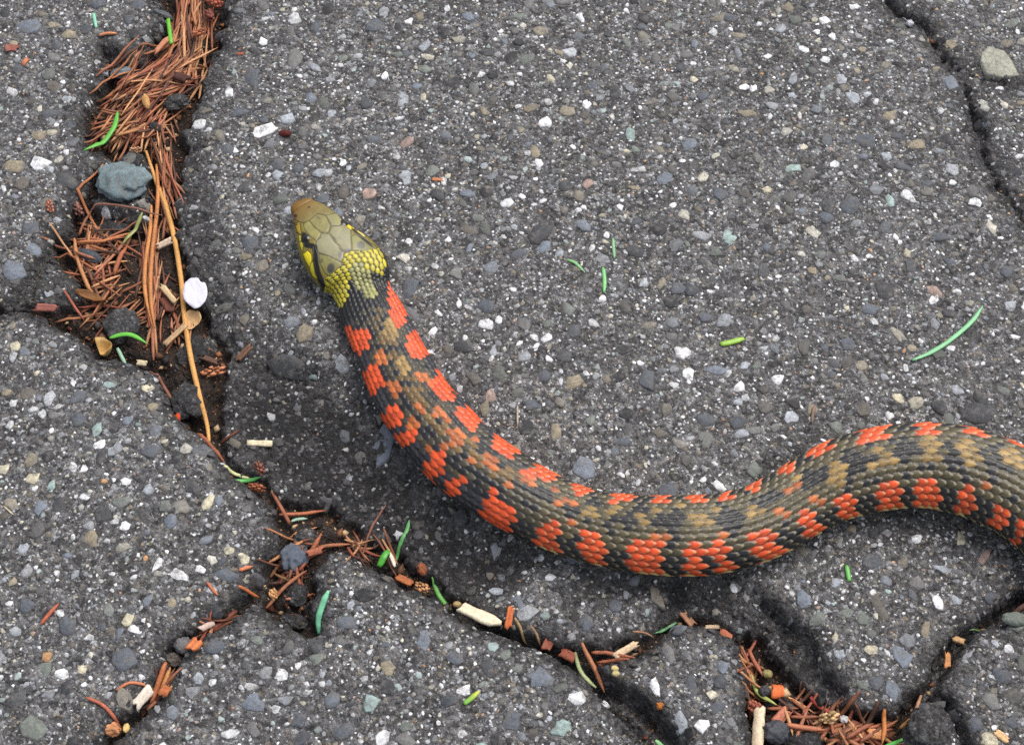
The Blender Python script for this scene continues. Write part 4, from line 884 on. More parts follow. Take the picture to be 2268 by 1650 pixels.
CL = [  # key, centre, spread, angle (deg, up the picture = +), angle spread, count, length, width, lift range mm
    ('top', 415, 50, 42, 70, 84, 12, 24, (60, 150), (6, 11), (.6, 3.0)),
    ('top', 452, 60, 22, 60, 70, 16, 8, (40, 110), (6, 9), (.8, 2.6)),
    ('mat', 325, 185, 76, 52, 40, 14, 66, (60, 150), (6, 10), (.8, 4.2)),
    ('mat', 395, 150, 34, 44, 48, 22, 20, (50, 120), (6, 10), (.8, 3.6)),
    ('low', 272, 280, 60, 34, 32, 26, 34, (50, 120), (6, 9), (.8, 3.6)),
    ('low', 350, 285, 36, 40, 70, 35, 14, (36, 80), (5, 8), (.8, 2.8)),
    ('neck', 366, 400, 18, 70, 98, 14, 22, (60, 150), (5, 9), (.6, 2.8)),
    ('nest', 215, 570, 62, 80, 10, 65, 40, (45, 120), (6, 9), (.5, 2.6)),
    ('nest', 270, 690, 60, 24, 20, 18, 9, (60, 150), (5, 9), (.6, 2.2)),
    ('bund', 335, 610, 16, 100, 90, 9, 20, (80, 190), (6, 10), (.4, 2.4)),
    ('bund', 390, 690, 30, 80, 100, 40, 8, (40, 90), (5, 8), (.4, 2.0)),
    ('fork', 640, 1240, 40, 60, 50, 45, 16, (40, 100), (6, 10), (.5, 2.6)),
    ('fork', 800, 1200, 70, 36, -40, 40, 8, (40, 90), (5, 9), (.5, 2.0)),
    ('pit', 1880, 1612, 100, 38, 20, 60, 32, (50, 110), (7, 12), (.6, 3.4)),
    ('pit', 1770, 1560, 40, 40, -40, 50, 8, (40, 80), (6, 10), (.6, 2.4)),
    ('slit', 1662, 1480, 16, 66, -65, 30, 12, (40, 90), (6, 9), (.6, 2.2)),
    ('ll', 350, 1520, 24, 44, 60, 22, 7, (50, 110), (7, 11), (.6, 2.4)),
    ('ll', 470, 1380, 50, 16, 38, 20, 6, (40, 90), (6, 10), (.4, 1.6)),
]
nneedle = 0; under = ([], [], [], []); nu_ = 0
for key, cx, cy, ux, uy, an, asp, cnt, ln, wd, lf in CL:
    for q in range(int(cnt * 1.9)):
        for tr in range(30):
            px, py = cx + rnd.gauss(0, .55) * ux, cy + rnd.gauss(0, .55) * uy
            x, y = at_v(px, py, -.002)
            if grid_at(gk, np.atleast_1d(x), np.atleast_1d(y))[0] > .6: break
        else: continue
        t = math.radians(an + rnd.gauss(0, asp)); L = rnd.uniform(*ln) / 2; bend = rnd.gauss(0, .07) * L
        dx, dy = math.cos(t), -math.sin(t)
        pts = [(px - dx * L, py - dy * L), (px - dy * bend * -1, py + dx * bend), (px + dx * L, py + dy * L)]
        top = q < cnt * .74
        kn, c = rnd.choice(NKIND); c = c * rnd.uniform(.85, 1.35); wv = rnd.uniform(*wd) * .88
        if top:
            mk_ = min(MARKS, key=lambda m_: (m_[0] - px) ** 2 + (m_[1] - py) ** 2)[2]; da = abs((math.degrees(t) - ALONG[key] + 90) % 180 - 90); dd = 'along the crack' if da < 22 else 'across the crack' if da > 62 else 'aslant the crack'
            sz = ('lengthy' if L > 62 else 'long' if L > 48 else 'short' if L < 32 else 'middling') + (' stout' if wv > 8 else ' thin' if wv < 6 else '')
            thing_tube('dry_needle', f'{sz} {kn} needle {dd} beside {mk_}', 'needle', pts, wv, c, M_NEEDLE, 'dead needles packed in the cracks', mode='mat', lift=rnd.uniform(lf[0], lf[1]) * MM, seg=6, k=5, flat=rnd.uniform(.5, .9)); nneedle += 1
        else:
            Vt, Ft, Tt, ct_ = tube('n', pts, rnd.uniform(*wd) * .9, c * .85, mode='mat', lift=rnd.uniform(.2, lf[1] * .75) * MM, seg=5, k=5)
            under[0].extend(Vt); under[3].extend(ct_); under[1].extend([tuple(v + nu_ for v in f) for f in Ft]); under[2].extend([tuple(v + nu_ for v in f) for f in Tt]); nu_ += len(Vt)
o = mesh_obj('needle_litter', np.array(under[0]), [np.array(under[1]), np.array(under[2])], M_NEEDLE, np.clip(np.array(under[3]), 0, .8), smooth=True)
o['kind'] = 'stuff'; o['label'] = 'matted dead brown needles packed underneath in the cracks'; o['category'] = 'litter'
print('needles', nneedle)

# ---- single needles and twigs that lie apart
STRAW = lin(206, 150, 84)
def nd(label, pts, w, c, **kw): return thing_tube(kw.pop('name', 'dry_needle'), label, kw.pop('cat', 'needle'), pts, w, lin(*c), M_NEEDLE, **kw)
nd('long golden straw stalk running down the crack past the white petal', [(322, 330), (345, 400), (366, 452), (386, 530), (400, 620), (408, 700), (420, 780), (440, 870), (456, 930), (463, 978)], 12, (206, 152, 86), name='straw_stalk', cat='stalk', mode='mat', lift=2.6 * MM, seg=30, k=8, flat=.8, taper=(.5, .6))
nd('paler golden straw stalk of the pair, ending beside the arched green blade', [(334, 452), (330, 520), (321, 590), (322, 650), (338, 724)], 10, (196, 132, 76), name='straw_stalk', cat='stalk', mode='mat', lift=2.4 * MM, seg=20, k=7)
nd('browner straw stalk of the pair, starting beside the blue-green rock', [(345, 360), (349, 430), (341, 520), (334, 610), (336, 680), (344, 730)], 10, (186, 122, 72), name='straw_stalk', cat='stalk', mode='mat', lift=2.8 * MM, seg=22, k=7)
nd('brown elbow-bent twig hooked round the blue-green rock', [(230, 368), (176, 418), (174, 424), (196, 470), (222, 508)], 8, (176, 112, 74), name='twig', cat='twig', mode='span', seg=16)
nd('thin mauve-brown twig crossing the hollow between blue-green rock and stalks', [(200, 464), (222, 456), (290, 466), (362, 482)], 7, (128, 88, 76), name='twig', cat='twig', mode='mat', lift=3 * MM, seg=14)
nd('tan bowed needle pointing down at the curled brown leaf', [(162, 522), (170, 570), (190, 622), (202, 636)], 10, (186, 130, 86), mode='mat', lift=2.4 * MM, seg=12)
nd('long pale brown needle reaching out from the stalks over a dark chunk', [(116, 698), (190, 690), (262, 672), (300, 660)], 8, (166, 112, 80), mode='span', seg=12)
nd('fat brown needle leaning beside the yellow-green needle', [(252, 606), (264, 570), (280, 544)], 12, (164, 96, 62), mode='mat', lift=2.4 * MM)
nd('straight brown needle ending at the stalks beside the yellow-green needle', [(170, 536), (230, 530), (294, 506)], 9, (178, 112, 70), mode='mat', lift=2.6 * MM)
nd('brown needle lying against the dark oval slate pebble', [(164, 528), (214, 544), (256, 562)], 8, (160, 104, 66), mode='mat', lift=2.2 * MM)
nd('curved mauve root hooking down the crack to a red bud', [(326, 806), (352, 836), (372, 866), (384, 900), (388, 924)], 8, (140, 92, 76), name='root', cat='root', mode='span', seg=16)
nd('brown root slanting under the foot of the long straw stalk', [(420, 946), (450, 968), (476, 996), (496, 1020)], 10, (150, 88, 58), name='root', cat='root', mode='span', seg=12)
nd('dark rust twig lying alone near the straw stalk foot', [(484, 972), (508, 962), (530, 948)], 6, (112, 62, 40), name='twig', cat='twig', seg=8)
nd('flat red-brown needle lying across the forked pocket over a mint needle', [(616, 1130), (664, 1124), (718, 1114)], 9, (176, 104, 72), mode='mat', lift=2.2 * MM)
nd('red-brown needle dropping from the crack into the forked pocket', [(600, 1084), (618, 1112), (634, 1140), (640, 1150)], 9, (150, 92, 68), mode='mat', lift=1.6 * MM)
nd('long red-brown needle crossing the pocket towards the rounded asphalt lobe', [(662, 1258), (690, 1216), (712, 1180)], 11, (164, 96, 66), mode='mat', lift=2.4 * MM)
nd('brown needle lying flat on the rounded asphalt lobe rim', [(694, 1208), (730, 1196), (774, 1190)], 9, (164, 104, 72), mode='span', lift=.6 * MM)
nd('thin brown needle stretched over the pocket beside the small golden cone', [(588, 1342), (620, 1308), (650, 1280), (678, 1258)], 8, (158, 100, 70), mode='mat', lift=2.6 * MM, seg=10)
nd('thin brown stem leaning on the dark slope beside a green blade', [(798, 1218), (818, 1170), (836, 1138), (854, 1114)], 6, (134, 88, 72), name='twig', cat='twig', mode='span', seg=10)
nd('short mauve twig pointing into the pocket beside the rounded lobe', [(768, 1176), (786, 1200), (798, 1216)], 7, (146, 100, 84), name='twig', cat='twig', mode='span')
nd('forked thin brown stem bent beside the short green stub', [(826, 1178), (850, 1210), (866, 1250), (878, 1268)], 5, (126, 80, 58), name='twig', cat='twig', mode='mat', lift=1.8 * MM, seg=9)
nd('longer of two parallel brown needles, touching the pale wood splinter', [(1310, 1444), (1350, 1446), (1406, 1458)], 9, (160, 98, 72), mode='mat', lift=3.0 * MM)
nd('shorter of two parallel brown needles near the pale wood splinter', [(1322, 1462), (1360, 1466), (1392, 1472)], 8, (166, 100, 72), mode='mat', lift=2.6 * MM)
nd('brown needle slanting over the crack beside a pale curled blade', [(1288, 1430), (1310, 1466), (1326, 1494), (1340, 1524)], 10, (170, 112, 78), mode='mat', lift=3.4 * MM)
nd('thin straw fibre lying across the crack corner by a green needle', [(1400, 1404), (1424, 1402), (1450, 1410)], 5, (150, 112, 84), name='twig', cat='twig', mode='mat', lift=1.6 * MM)
nd('pale crooked rootlet drooping over the crack edge by the cream chip', [(1140, 1380), (1152, 1394), (1160, 1410), (1168, 1414)], 6, (176, 146, 104), name='root', cat='root', mode='mat', lift=1.6 * MM)
nd('thin pale rootlet between the orange bark splinter and reddish flake', [(1176, 1398), (1188, 1408), (1198, 1424)], 6, (170, 138, 104), name='root', cat='root', mode='mat', lift=1.6 * MM)
nd('red-brown needle standing in the litter strip beside a cream flake', [(1662, 1424), (1674, 1456), (1690, 1492)], 9, (170, 104, 80), mode='mat', lift=2.4 * MM)
nd('red bark strip sliding down from the asphalt chunk into the pit', [(1796, 1540), (1818, 1558), (1848, 1578)], 12, (170, 74, 58), mode='mat', lift=3.2 * MM)
nd('flat reddish needle lying level in the pit near the dark pebble', [(1740, 1608), (1780, 1614), (1826, 1618)], 11, (184, 116, 84), mode='mat', lift=3.2 * MM)
nd('brown needle slanting up across the pit litter', [(1872, 1640), (1904, 1618), (1936, 1600)], 10, (140, 84, 60), mode='mat', lift=3.4 * MM)
nd('orange-brown upright needle in the middle of the pit', [(1956, 1576), (1958, 1610), (1952, 1650)], 10, (190, 120, 66), mode='mat', lift=3.2 * MM)
nd('pale brown needle standing against the narrow crack end of the pit', [(2042, 1536), (2030, 1570), (2020, 1594)], 8, (172, 128, 98), mode='mat', lift=3.4 * MM)
nd('short light brown needle at the pit end by the dark chunk', [(1996, 1606), (2010, 1596), (2022, 1588)], 8, (176, 132, 76), mode='mat', lift=2.6 * MM)
nd('mauve-brown needle wedged in the crack beside the perched grey pebble', [(2240, 1366), (2256, 1352), (2290, 1338)], 12, (120, 88, 78), mode='mat', lift=2.6 * MM)
nd('single red needle lying alone on the slab beside the white chip crack', [(96, 1392), (116, 1368), (136, 1346)], 9, (178, 96, 70), seg=8)
nd('bent pale reddish stem arching to the white chip', [(262, 1536), (288, 1520), (310, 1520), (338, 1526)], 7, (196, 122, 88), name='twig', cat='twig', mode='span', seg=10)
nd('reddish curved stem ending at the cream seed tip', [(196, 1554), (228, 1566), (250, 1586), (266, 1608)], 8, (176, 98, 76), name='twig', cat='twig', mode='span', seg=10)
nd('stout brown stick leaning against the white wood chip', [(370, 1472), (358, 1500), (344, 1534), (330, 1572)], 12, (172, 104, 66), name='twig', cat='twig', mode='mat', lift=3.0 * MM)
nd('stout tan stick lying beside the stout brown one', [(374, 1484), (364, 1508), (350, 1540)], 11, (196, 138, 84), name='twig', cat='twig', mode='mat', lift=3.2 * MM)
nd('thin tan stick beside the orange bit behind the stout sticks', [(386, 1528), (376, 1542), (366, 1554)], 6, (170, 136, 96), name='twig', cat='twig', mode='mat', lift=2.0 * MM)
nd('dark red stick under the cream and grey splinter', [(522, 1346), (490, 1374), (458, 1396)], 13, (120, 66, 50), name='twig', cat='twig', mode='mat', lift=2.2 * MM)
nd('short orange needle on asphalt beside the mint green bit', [(222, 88), (240, 84), (262, 84)], 9, (206, 138, 96), seg=6)
nd('pale orange splinter on the slab edge beside the forked pocket', [(532, 1272), (546, 1266), (562, 1260)], 9, (206, 122, 84), seg=6)
nd('short rust splinter on the slab between pocket and white chip crack', [(462, 1298), (474, 1314), (486, 1326)], 7, (190, 110, 76), seg=6)
nd('orange flake on the crack edge where the pocket narrows', [(532, 1310), (550, 1312), (572, 1314)], 8, (190, 110, 66), seg=6)
nd("pale brown stem lying on asphalt beside the snake's rear bend", [(1802, 905), (1798, 925), (1796, 945)], 8, (132, 108, 94), name='twig', cat='twig', seg=8)
nd('pale fibre lying on asphalt beside the inner bend of the neck', [(1146, 910), (1146, 930), (1146, 955)], 5, (170, 160, 140), name='twig', cat='twig', seg=6)
nd('hair-thin cream fibre lying on asphalt among slate stones', [(14, 1130), (24, 1140), (36, 1150)], 4, (196, 180, 150), name='twig', cat='twig', seg=6)

# ---- green blades
G1, G2, GM, GP = (96, 186, 40), (72, 160, 62), (120, 196, 160), (176, 196, 120)
def gb(label, pts, w, c, **kw):
    c = [.88 * v + .12 * 110 for v in c]
    return thing_tube('green_blade', label, 'blade', pts, w, lin(*c), M_GREEN, flat=.35, k=7, tint=.06, **kw)
gb('bright green straight blade stuck in needle litter near the round cones', [(369, 26), (374, 60), (380, 102)], 11, G1, mode='mat', lift=3.6 * MM, taper=(.7, .9))
gb('bright green curved blade lying over the edge of the needle mat', [(262, 252), (254, 292), (228, 328), (190, 354)], 13, (86, 176, 52), mode='mat', lift=4.2 * MM, seg=14, taper=(.35, .1))
gb('tiny mint green bit standing on asphalt beside the orange needle', [(210, 40), (213, 56), (216, 72)], 9, (132, 206, 172), taper=(.9, .6))
gb('bright green arched blade beside the tan curled husk', [(244, 752), (270, 746), (296, 748), (328, 766)], 11, (98, 190, 56), mode='mat', lift=3.4 * MM, seg=14, taper=(.4, .15))
gb('short mint needle standing beside the tan curled husk', [(258, 766), (266, 782), (274, 796)], 9, (146, 190, 160), mode='mat', lift=2.2 * MM, taper=(.7, .7))
gb('pale cream-green half of the split blade beside the crack', [(496, 1032), (520, 1040), (552, 1046)], 8, (214, 214, 150), mode='span', taper=(.8, .4))
gb('bright green half of the split blade beside the crack', [(518, 1054), (545, 1052), (576, 1048)], 10, (88, 180, 84), mode='span', taper=(.8, .1))
gb('slim green blade rising from the pocket up the dark slope', [(906, 1146), (900, 1168), (886, 1196), (872, 1230)], 9, (88, 164, 84), mode='span', seg=12, taper=(.15, .7))
gb('short stubby green blade lying in the crack beside white splinter', [(860, 1212), (850, 1228), (838, 1248)], 15, (70, 166, 44), mode='mat', lift=2.6 * MM, taper=(.5, .8))
gb('mint green curved blade lying at the foot of the forked pocket', [(730, 1320), (716, 1346), (706, 1372), (706, 1398)], 13, (122, 206, 158), mode='span', lift=.8 * MM, seg=12, taper=(.4, .7))
gb('green blade with brown tip dropping into the long crack', [(956, 1264), (968, 1296), (980, 1312), (998, 1332)], 11, (100, 180, 74), mode='span', seg=10, taper=(.3, .1))
gb('short yellow-tipped green blade lying alone on asphalt', [(1028, 1566), (1044, 1554), (1062, 1538)], 11, (112, 180, 60), taper=(.8, .4), tipcol=lin(200, 196, 60))
gb('slim green needle bridging the crack near the two-tone tan chip', [(1500, 1368), (1476, 1382), (1450, 1398)], 8, (98, 160, 104), mode='span', taper=(.7, .2))
gb('pale green limp blade drooping over the crack by brown needles', [(1274, 1440), (1284, 1472), (1302, 1496), (1322, 1512)], 9, (182, 194, 132), mode='mat', lift=3.4 * MM, seg=12, taper=(.6, .4))
gb('short green blade lying on asphalt under the snake bend', [(1872, 1258), (1875, 1276), (1878, 1294)], 11, (92, 176, 70), taper=(.4, .8))
gb('longest mint green blade, lying alone on open asphalt', [(2174, 684), (2150, 718), (2104, 758), (2060, 786), (2018, 804)], 11, (128, 200, 140), seg=16, taper=(.2, .5))
gb('short thick yellow-green blade lying alone on open asphalt', [(1594, 772), (1620, 766), (1646, 758)], 14, (150, 196, 60), taper=(.7, .6))
gb('small curved green blade, one of three close together on asphalt', [(1256, 584), (1274, 592), (1294, 612)], 8, (120, 180, 110), taper=(.5, .2))
gb('straight bright green blade, thickest of three close together on asphalt', [(1335, 602), (1338, 630), (1337, 658)], 10, (112, 190, 110), taper=(.5, .5))
gb('straight pale green blade, palest of three close together on asphalt', [(1357, 536), (1358, 556), (1360, 582)], 8, (120, 176, 124), taper=(.4, .5))
gb('yellow-green needle slanting among brown needles beside the stalks', [(318, 478), (298, 510), (270, 540)], 9, (150, 156, 84), mode='mat', lift=3.4 * MM, seg=10, taper=(.3, .4))
gb('yellow-green bent grass stem lying in the litter strip by cream stick', [(1666, 1486), (1676, 1520), (1692, 1540), (1720, 1560)], 9, (158, 170, 80), mode='mat', lift=2.6 * MM, seg=12, taper=(.5, .3))
gb('thin dull green needle bridging the crack near the perched grey pebble', [(2148, 1392), (2166, 1384), (2188, 1378)], 6, (120, 156, 100), mode='span', taper=(.3, .2))
gb('short green blade poking out of the pit litter', [(1960, 1652), (1976, 1646), (1996, 1642)], 9, (96, 196, 84), mode='mat', lift=3.4 * MM, taper=(.5, .5))
gb('pale green blade in the widening crack beside the rounded chunk', [(1452, 1638), (1470, 1652), (1492, 1668)], 10, (130, 190, 120), mode='mat', lift=3 * MM, taper=(.5, .5))
gb('thin mint needle under the flat red-brown needle in the pocket', [(642, 1146), (658, 1138), (678, 1134)], 7, (140, 176, 150), mode='mat', lift=1.8 * MM, taper=(.4, .3))

# ---- petal, leaf, husk
sheet('petal', 'white fallen petal with a notched rim beside the long straw stalk', 'petal', 434, 655, [(-26, 22), (-14, 34), (2, 35), (10, 26), (20, 24), (27, 6), (27, -12), (18, -28), (4, -36), (-6, -30), (-12, -26), (-24, -14), (-28, 4)], 0, (.35, .18), lin(214, 212, 222), M_PETAL, lift=1.4, vein=.06, zabs=-.0012)
sheet('dead_leaf', 'curled brown dead leaf lying in the needle hollow', 'leaf', 206, 646, [(-44, 10), (-20, 12), (6, 4), (30, -12), (40, -22), (30, -26), (8, -16), (-16, -6), (-38, 2)], 0, (.5, 6), lin(122, 80, 40), M_NEEDLE, lift=2.2, th=.0004)
sheet('husk', 'tan curled husk in the hollow next to the arched green blade', 'husk', 232, 770, [(-20, 6), (-8, 18), (10, 14), (20, -2), (16, -16), (0, -20), (-12, -8)], 10, (14, 10), lin(196, 160, 100), M_NEEDLE, lift=1.6, th=.0006)
sheet('leaf_scrap', 'red-brown dry leaf scrap lying flat on asphalt', 'leaf', 30, 114, [(-20, 6), (-2, 10), (20, 4), (10, -2), (14, -10), (-2, -6), (-14, -10)], 0, (1, 1), lin(140, 84, 72), M_NEEDLE, lift=.5)
sheet('leaf_scrap', 'pale tan leaf scrap tucked under the long stalk by the petal', 'leaf', 424, 706, [(-16, 18), (8, 22), (20, 8), (10, -8), (-2, -22), (-16, -8)], 10, (3, 3), lin(196, 158, 112), M_NEEDLE, lift=1.6)

# ---- wood and bark
CRM = (222, 200, 160)
chip('wood_splinter', 'small straight cream wood splinter lying level on dark asphalt', 'splinter', 572, 971, 54, 12, 0, 7, lin(232, 216, 176), ragged=.04)
chip('wood_chip', 'large cream wood chip wedged in the long crack beside orange bark', 'chip', 1062, 1362, 78, 24, 26, 14, lin(236, 212, 176), lift=1.6, zabs=-.003)
wc = chip('wood_chip', 'white wood chip with two dark dots leaning on stout sticks', 'chip', 320, 1549, 48, 22, -58, 10, lin(228, 212, 192), lift=1.4)
zt_ = max(v.co.z for v in wc.data.vertices)
for q_ in (-.32, .36):
    v_, f_ = ICO2; a_ = math.radians(58)
    mesh_obj('dot', v_ * np.array([.00036, .00036, .0002]) + np.array([math.cos(a_) * q_ * 24 * PXM, math.sin(a_) * q_ * 24 * PXM, zt_ * .62]), f_, M_CHIP, np.repeat(lin(40, 34, 30)[None], len(v_), 0), parent=wc)
chip('bark_splinter', 'orange bark splinter standing beside the large cream chip', 'bark', 1128, 1370, 44, 14, -80, 10, lin(206, 102, 40), lift=2.0, zabs=-.003)
chip('wood_stick', 'cream stick standing where the litter strip meets the pit', 'stick', 1680, 1612, 96, 22, -84, 14, lin(226, 200, 164), lift=2.0, zabs=-.004)
chip('wood_splinter', 'pale wood splinter touching two parallel brown needles', 'splinter', 1386, 1436, 50, 15, -34, 10, lin(222, 190, 150), lift=1.5, zabs=-.004)
chip('wood_splinter', 'cream splinter between the paired stalks and the white petal', 'splinter', 374, 652, 56, 13, 52, 9, lin(214, 182, 132), lift=2.4, zabs=-.0035)
chip('wood_splinter', 'white and brown striped splinter beside the straw stalk', 'splinter', 364, 541, 34, 15, -30, 9, lin(206, 178, 152), lift=2.4, zabs=-.0035)
chip('bark_chip', 'reddish striped bark chip wedged in the side crack', 'bark', 104, 687, 48, 16, 2, 10, lin(160, 92, 78), lift=1.8, zabs=-.002)
chip('bark_chip', 'dull brown bark stub lying on the dark slope', 'bark', 536, 772, 42, 14, -42, 9, lin(128, 92, 68))
chip('bark_chip', 'brown twig stub beside the orange cone', 'bark', 464, 790, 40, 13, 22, 9, lin(104, 74, 60), lift=1, zabs=-.004)
chip('wood_splinter', 'tan splinter under the long straw stalk beside the leaf scrap', 'splinter', 388, 738, 62, 12, -52, 8, lin(196, 158, 112), lift=2, zabs=-.004)
chip('bark_chip', 'short reddish bark flake on the crack edge past the pale rootlets', 'bark', 1215, 1422, 26, 18, -60, 8, lin(186, 104, 78), lift=1.2)
chip('bark_chip', 'rust bark flake in the crack beside the amber cone', 'bark', 1256, 1446, 30, 20, 30, 9, lin(150, 78, 52), lift=2, zabs=-.005)
chip('wood_splinter', 'thin cream flake at the head of the litter strip', 'splinter', 1580, 1376, 30, 9, 4, 5, lin(226, 196, 156), lift=.6)
chip('bark_chip', 'tan chip at the head of the litter strip', 'bark', 1526, 1362, 34, 16, 50, 8, lin(176, 124, 90), lift=.6)
chip('bark_chip', 'orange-red bark bit beside the thin cream flake', 'bark', 1608, 1398, 26, 18, 50, 9, lin(190, 106, 72), lift=.8)
chip('bark_chip', 'bright orange bark bit in the pit litter', 'bark', 1724, 1526, 22, 26, 0, 12, lin(226, 104, 24), lift=2.2, zabs=-.005)
chip('bark_chip', 'salmon bark piece in the pit beside the cream stick', 'bark', 1732, 1580, 34, 20, -50, 10, lin(196, 116, 84), lift=2.2, zabs=-.005)
chip('bark_chip', 'tan flat bark piece at the middle of the pit floor', 'bark', 1876, 1620, 52, 26, 8, 9, lin(166, 110, 70), lift=2.2, zabs=-.005)
chip('bark_chip', 'pale orange bark chunk among the pit needles', 'bark', 1942, 1624, 30, 18, 4, 12, lin(214, 140, 80), lift=3.0, zabs=-.005)
chip('wood_splinter', 'orange splinter caught in the narrow crack by the tan crumb', 'splinter', 2102, 1456, 32, 12, -82, 9, lin(206, 136, 74), lift=2.4, zabs=-.006)
chip('wood_splinter', 'tan crumb in the narrow crack near the orange splinter', 'splinter', 2126, 1414, 26, 12, 24, 8, lin(196, 152, 100), lift=1.6, zabs=-.004)
chip('wood_splinter', 'tan splinter lying alone on the slab past the pit', 'splinter', 2214, 1635, 28, 14, 44, 7, lin(226, 180, 122))
chip('bark_chip', 'orange bark piece at the crack bend beside grey pebbles', 'bark', 434, 1436, 28, 24, -70, 12, lin(206, 112, 52), lift=1.8)
chip('bark_chip', 'orange bark bit behind the stout tan stick', 'bark', 368, 1536, 20, 22, 20, 10, lin(196, 108, 52), lift=1.8)
chip('wood_splinter', 'cream and grey splinter lying on the dark red stick', 'splinter', 456, 1384, 32, 15, -32, 9, lin(196, 172, 158), lift=2.6)
chip('bark_chip', 'light tan crumb at the end of the hollow', 'bark', 313, 804, 24, 12, 10, 8, lin(216, 198, 156), lift=.8, zabs=-.002)
chip('wood_splinter', 'white splinter beside the short stubby green blade', 'splinter', 868, 1234, 28, 7, 66, 5, lin(226, 214, 196), lift=2, zabs=-.005)
chip('bark_chip', 'orange-brown bark strip in the crack past the pocket', 'bark', 894, 1276, 34, 14, 30, 8, lin(186, 104, 48), lift=2, zabs=-.006)
chip('bark_chip', 'reddish bark scrap at the pocket beside the rounded lobe', 'bark', 698, 1220, 34, 14, -16, 10, lin(176, 98, 66), lift=2.2, zabs=-.004)
chip('bark_chip', 'dark brown flake under the cream splinter by the stalks', 'bark', 368, 668, 40, 26, 60, 8, lin(112, 62, 46), lift=1.4, zabs=-.004)
chip('bark_chip', 'chocolate bark chip lying on the dense needle mat', 'bark', 402, 178, 40, 20, 22, 10, lin(84, 50, 44), lift=3.0, zabs=-.003)
chip('bark_chip', 'pale orange bark strip beside the straight green blade', 'bark', 358, 108, 50, 12, -60, 7, lin(206, 132, 92), lift=3.0, zabs=-.003)
chip('bark_chip', 'small orange flake lying alone on asphalt ahead of the snake', 'bark', 970, 403, 26, 8, 4, 5, lin(196, 122, 76))
chip('bark_chip', 'small rust crumb lying alone on asphalt beside the needle crack', 'bark', 533, 124, 16, 8, 0, 5, lin(176, 92, 60))
chip('bark_chip', 'small orange wood crumb on asphalt near the leaf scrap', 'bark', 58, 142, 10, 24, 20, 6, lin(196, 116, 76))

# ---- buds and cone bits
lump('bud', 'beige pointed bud resting on the needle mat', 'bud', 325, 231, 9, 22, -18, lin(186, 142, 90), M_CHIP, hz=.9, rough=.1, sink=-.9, smooth=True, zoff=2.4)
cone_bit('spent_cone', 'orange spent flower cone beside the straw stalk foot', 'cone', 470, 813, 52, 22, -14, lin(206, 122, 66), lift=.6)
cone_bit('spent_cone', 'orange crumbly flower cone lying on asphalt outside the hollow', 'cone', 112, 460, 34, 17, 70, lin(206, 120, 84))
cone_bit('spent_cone', 'orange flower cone leaning on the blue-grey loose pebble', 'cone', 238, 138, 32, 18, 58, lin(206, 108, 72), lift=.6)
cone_bit('spent_cone', 'red-brown flower cone against the crack wall near the straight blade', 'cone', 464, 34, 30, 24, 60, lin(140, 66, 50), lift=3.2)
cone_bit('spent_cone', 'rust red flower cone in the crack corner past the red-brown one', 'cone', 474, 4, 40, 24, 20, lin(186, 88, 52), lift=3.4)
cone_bit('spent_cone', 'orange flower cone on the rim of the needle mat', 'cone', 440, 78, 36, 18, -30, lin(196, 108, 56), lift=3.2)
cone_bit('spent_cone', 'tan flower cone lying in the pit by the white pebble', 'cone', 1834, 1590, 36, 22, -10, lin(226, 182, 112), lift=3.0)
cone_bit('spent_cone', 'rust flower cone crumbled beside the cream stick', 'cone', 1676, 1562, 36, 24, 60, lin(176, 88, 56), lift=2.4)
cone_bit('spent_cone', 'golden flower cone in the crack past the pocket', 'cone', 934, 1292, 30, 20, 30, lin(214, 150, 84), lift=2.6)
cone_bit('spent_cone', 'red-brown flower cone in the notch under the split blade', 'cone', 574, 1034, 30, 20, 60, lin(146, 84, 62), lift=2.4)
cone_bit('spent_cone', 'rust flower cone in the crack, touching the split blade', 'cone', 566, 1070, 40, 18, 10, lin(176, 92, 44), lift=2.2)
cone_bit('spent_cone', 'small golden cone in the foot of the forked pocket', 'cone', 604, 1310, 20, 16, 70, lin(226, 160, 80), lift=2.4)
cone_bit('spent_cone', 'brown flower cone beside the elbow-bent twig', 'cone', 168, 452, 36, 22, 60, lin(150, 92, 76), lift=1.6)
cone_bit('spent_cone', 'pale brown flower cone beside the long stalk and blue-green rock', 'cone', 300, 334, 30, 16, -8, lin(206, 150, 100), lift=2.4)
cone_bit('spent_cone', 'amber flower cone in the crack beside a rust bark flake', 'cone', 1258, 1440, 24, 16, 30, lin(176, 88, 54), lift=3)
lump('seed', 'round rust brown seed in the crack beside the dark slope', 'seed', 934, 1256, 11, 13, 0, lin(140, 82, 54), M_CHIP, hz=.9, rough=.28, sink=.1, smooth=True, zoff=2)
lump('seed', 'dark red seed lying beside the large white stone', 'seed', 633, 306, 15, 9, 0, lin(84, 34, 30), M_CHIP, hz=.8, rough=.1, sink=.1, smooth=True)
lump('seed', 'glossy red bud at the foot of the mauve root', 'seed', 392, 915, 7, 15, 0, lin(196, 72, 32), M_CHIP, hz=.9, rough=.08, sink=.1, smooth=True, zoff=1.6)
lump('seed', 'tan oval seed in the crack between brown-tipped blade and cream chip', 'seed', 1011, 1322, 9, 7, 0, lin(176, 152, 106), M_CHIP, hz=.9, rough=.06, sink=.1, smooth=True, zoff=2.4)
lump('seed', 'paler of two cream seeds in the black crack', 'seed', 1360, 1492, 8, 6, 10, lin(206, 186, 130), M_CHIP, hz=.9, rough=.06, sink=.1, smooth=True, zoff=3)
lump('seed', 'duller of two cream seeds in the black crack', 'seed', 1362, 1503, 8, 6, 0, lin(190, 176, 124), M_CHIP, hz=.9, rough=.06, sink=.1, smooth=True, zoff=3)
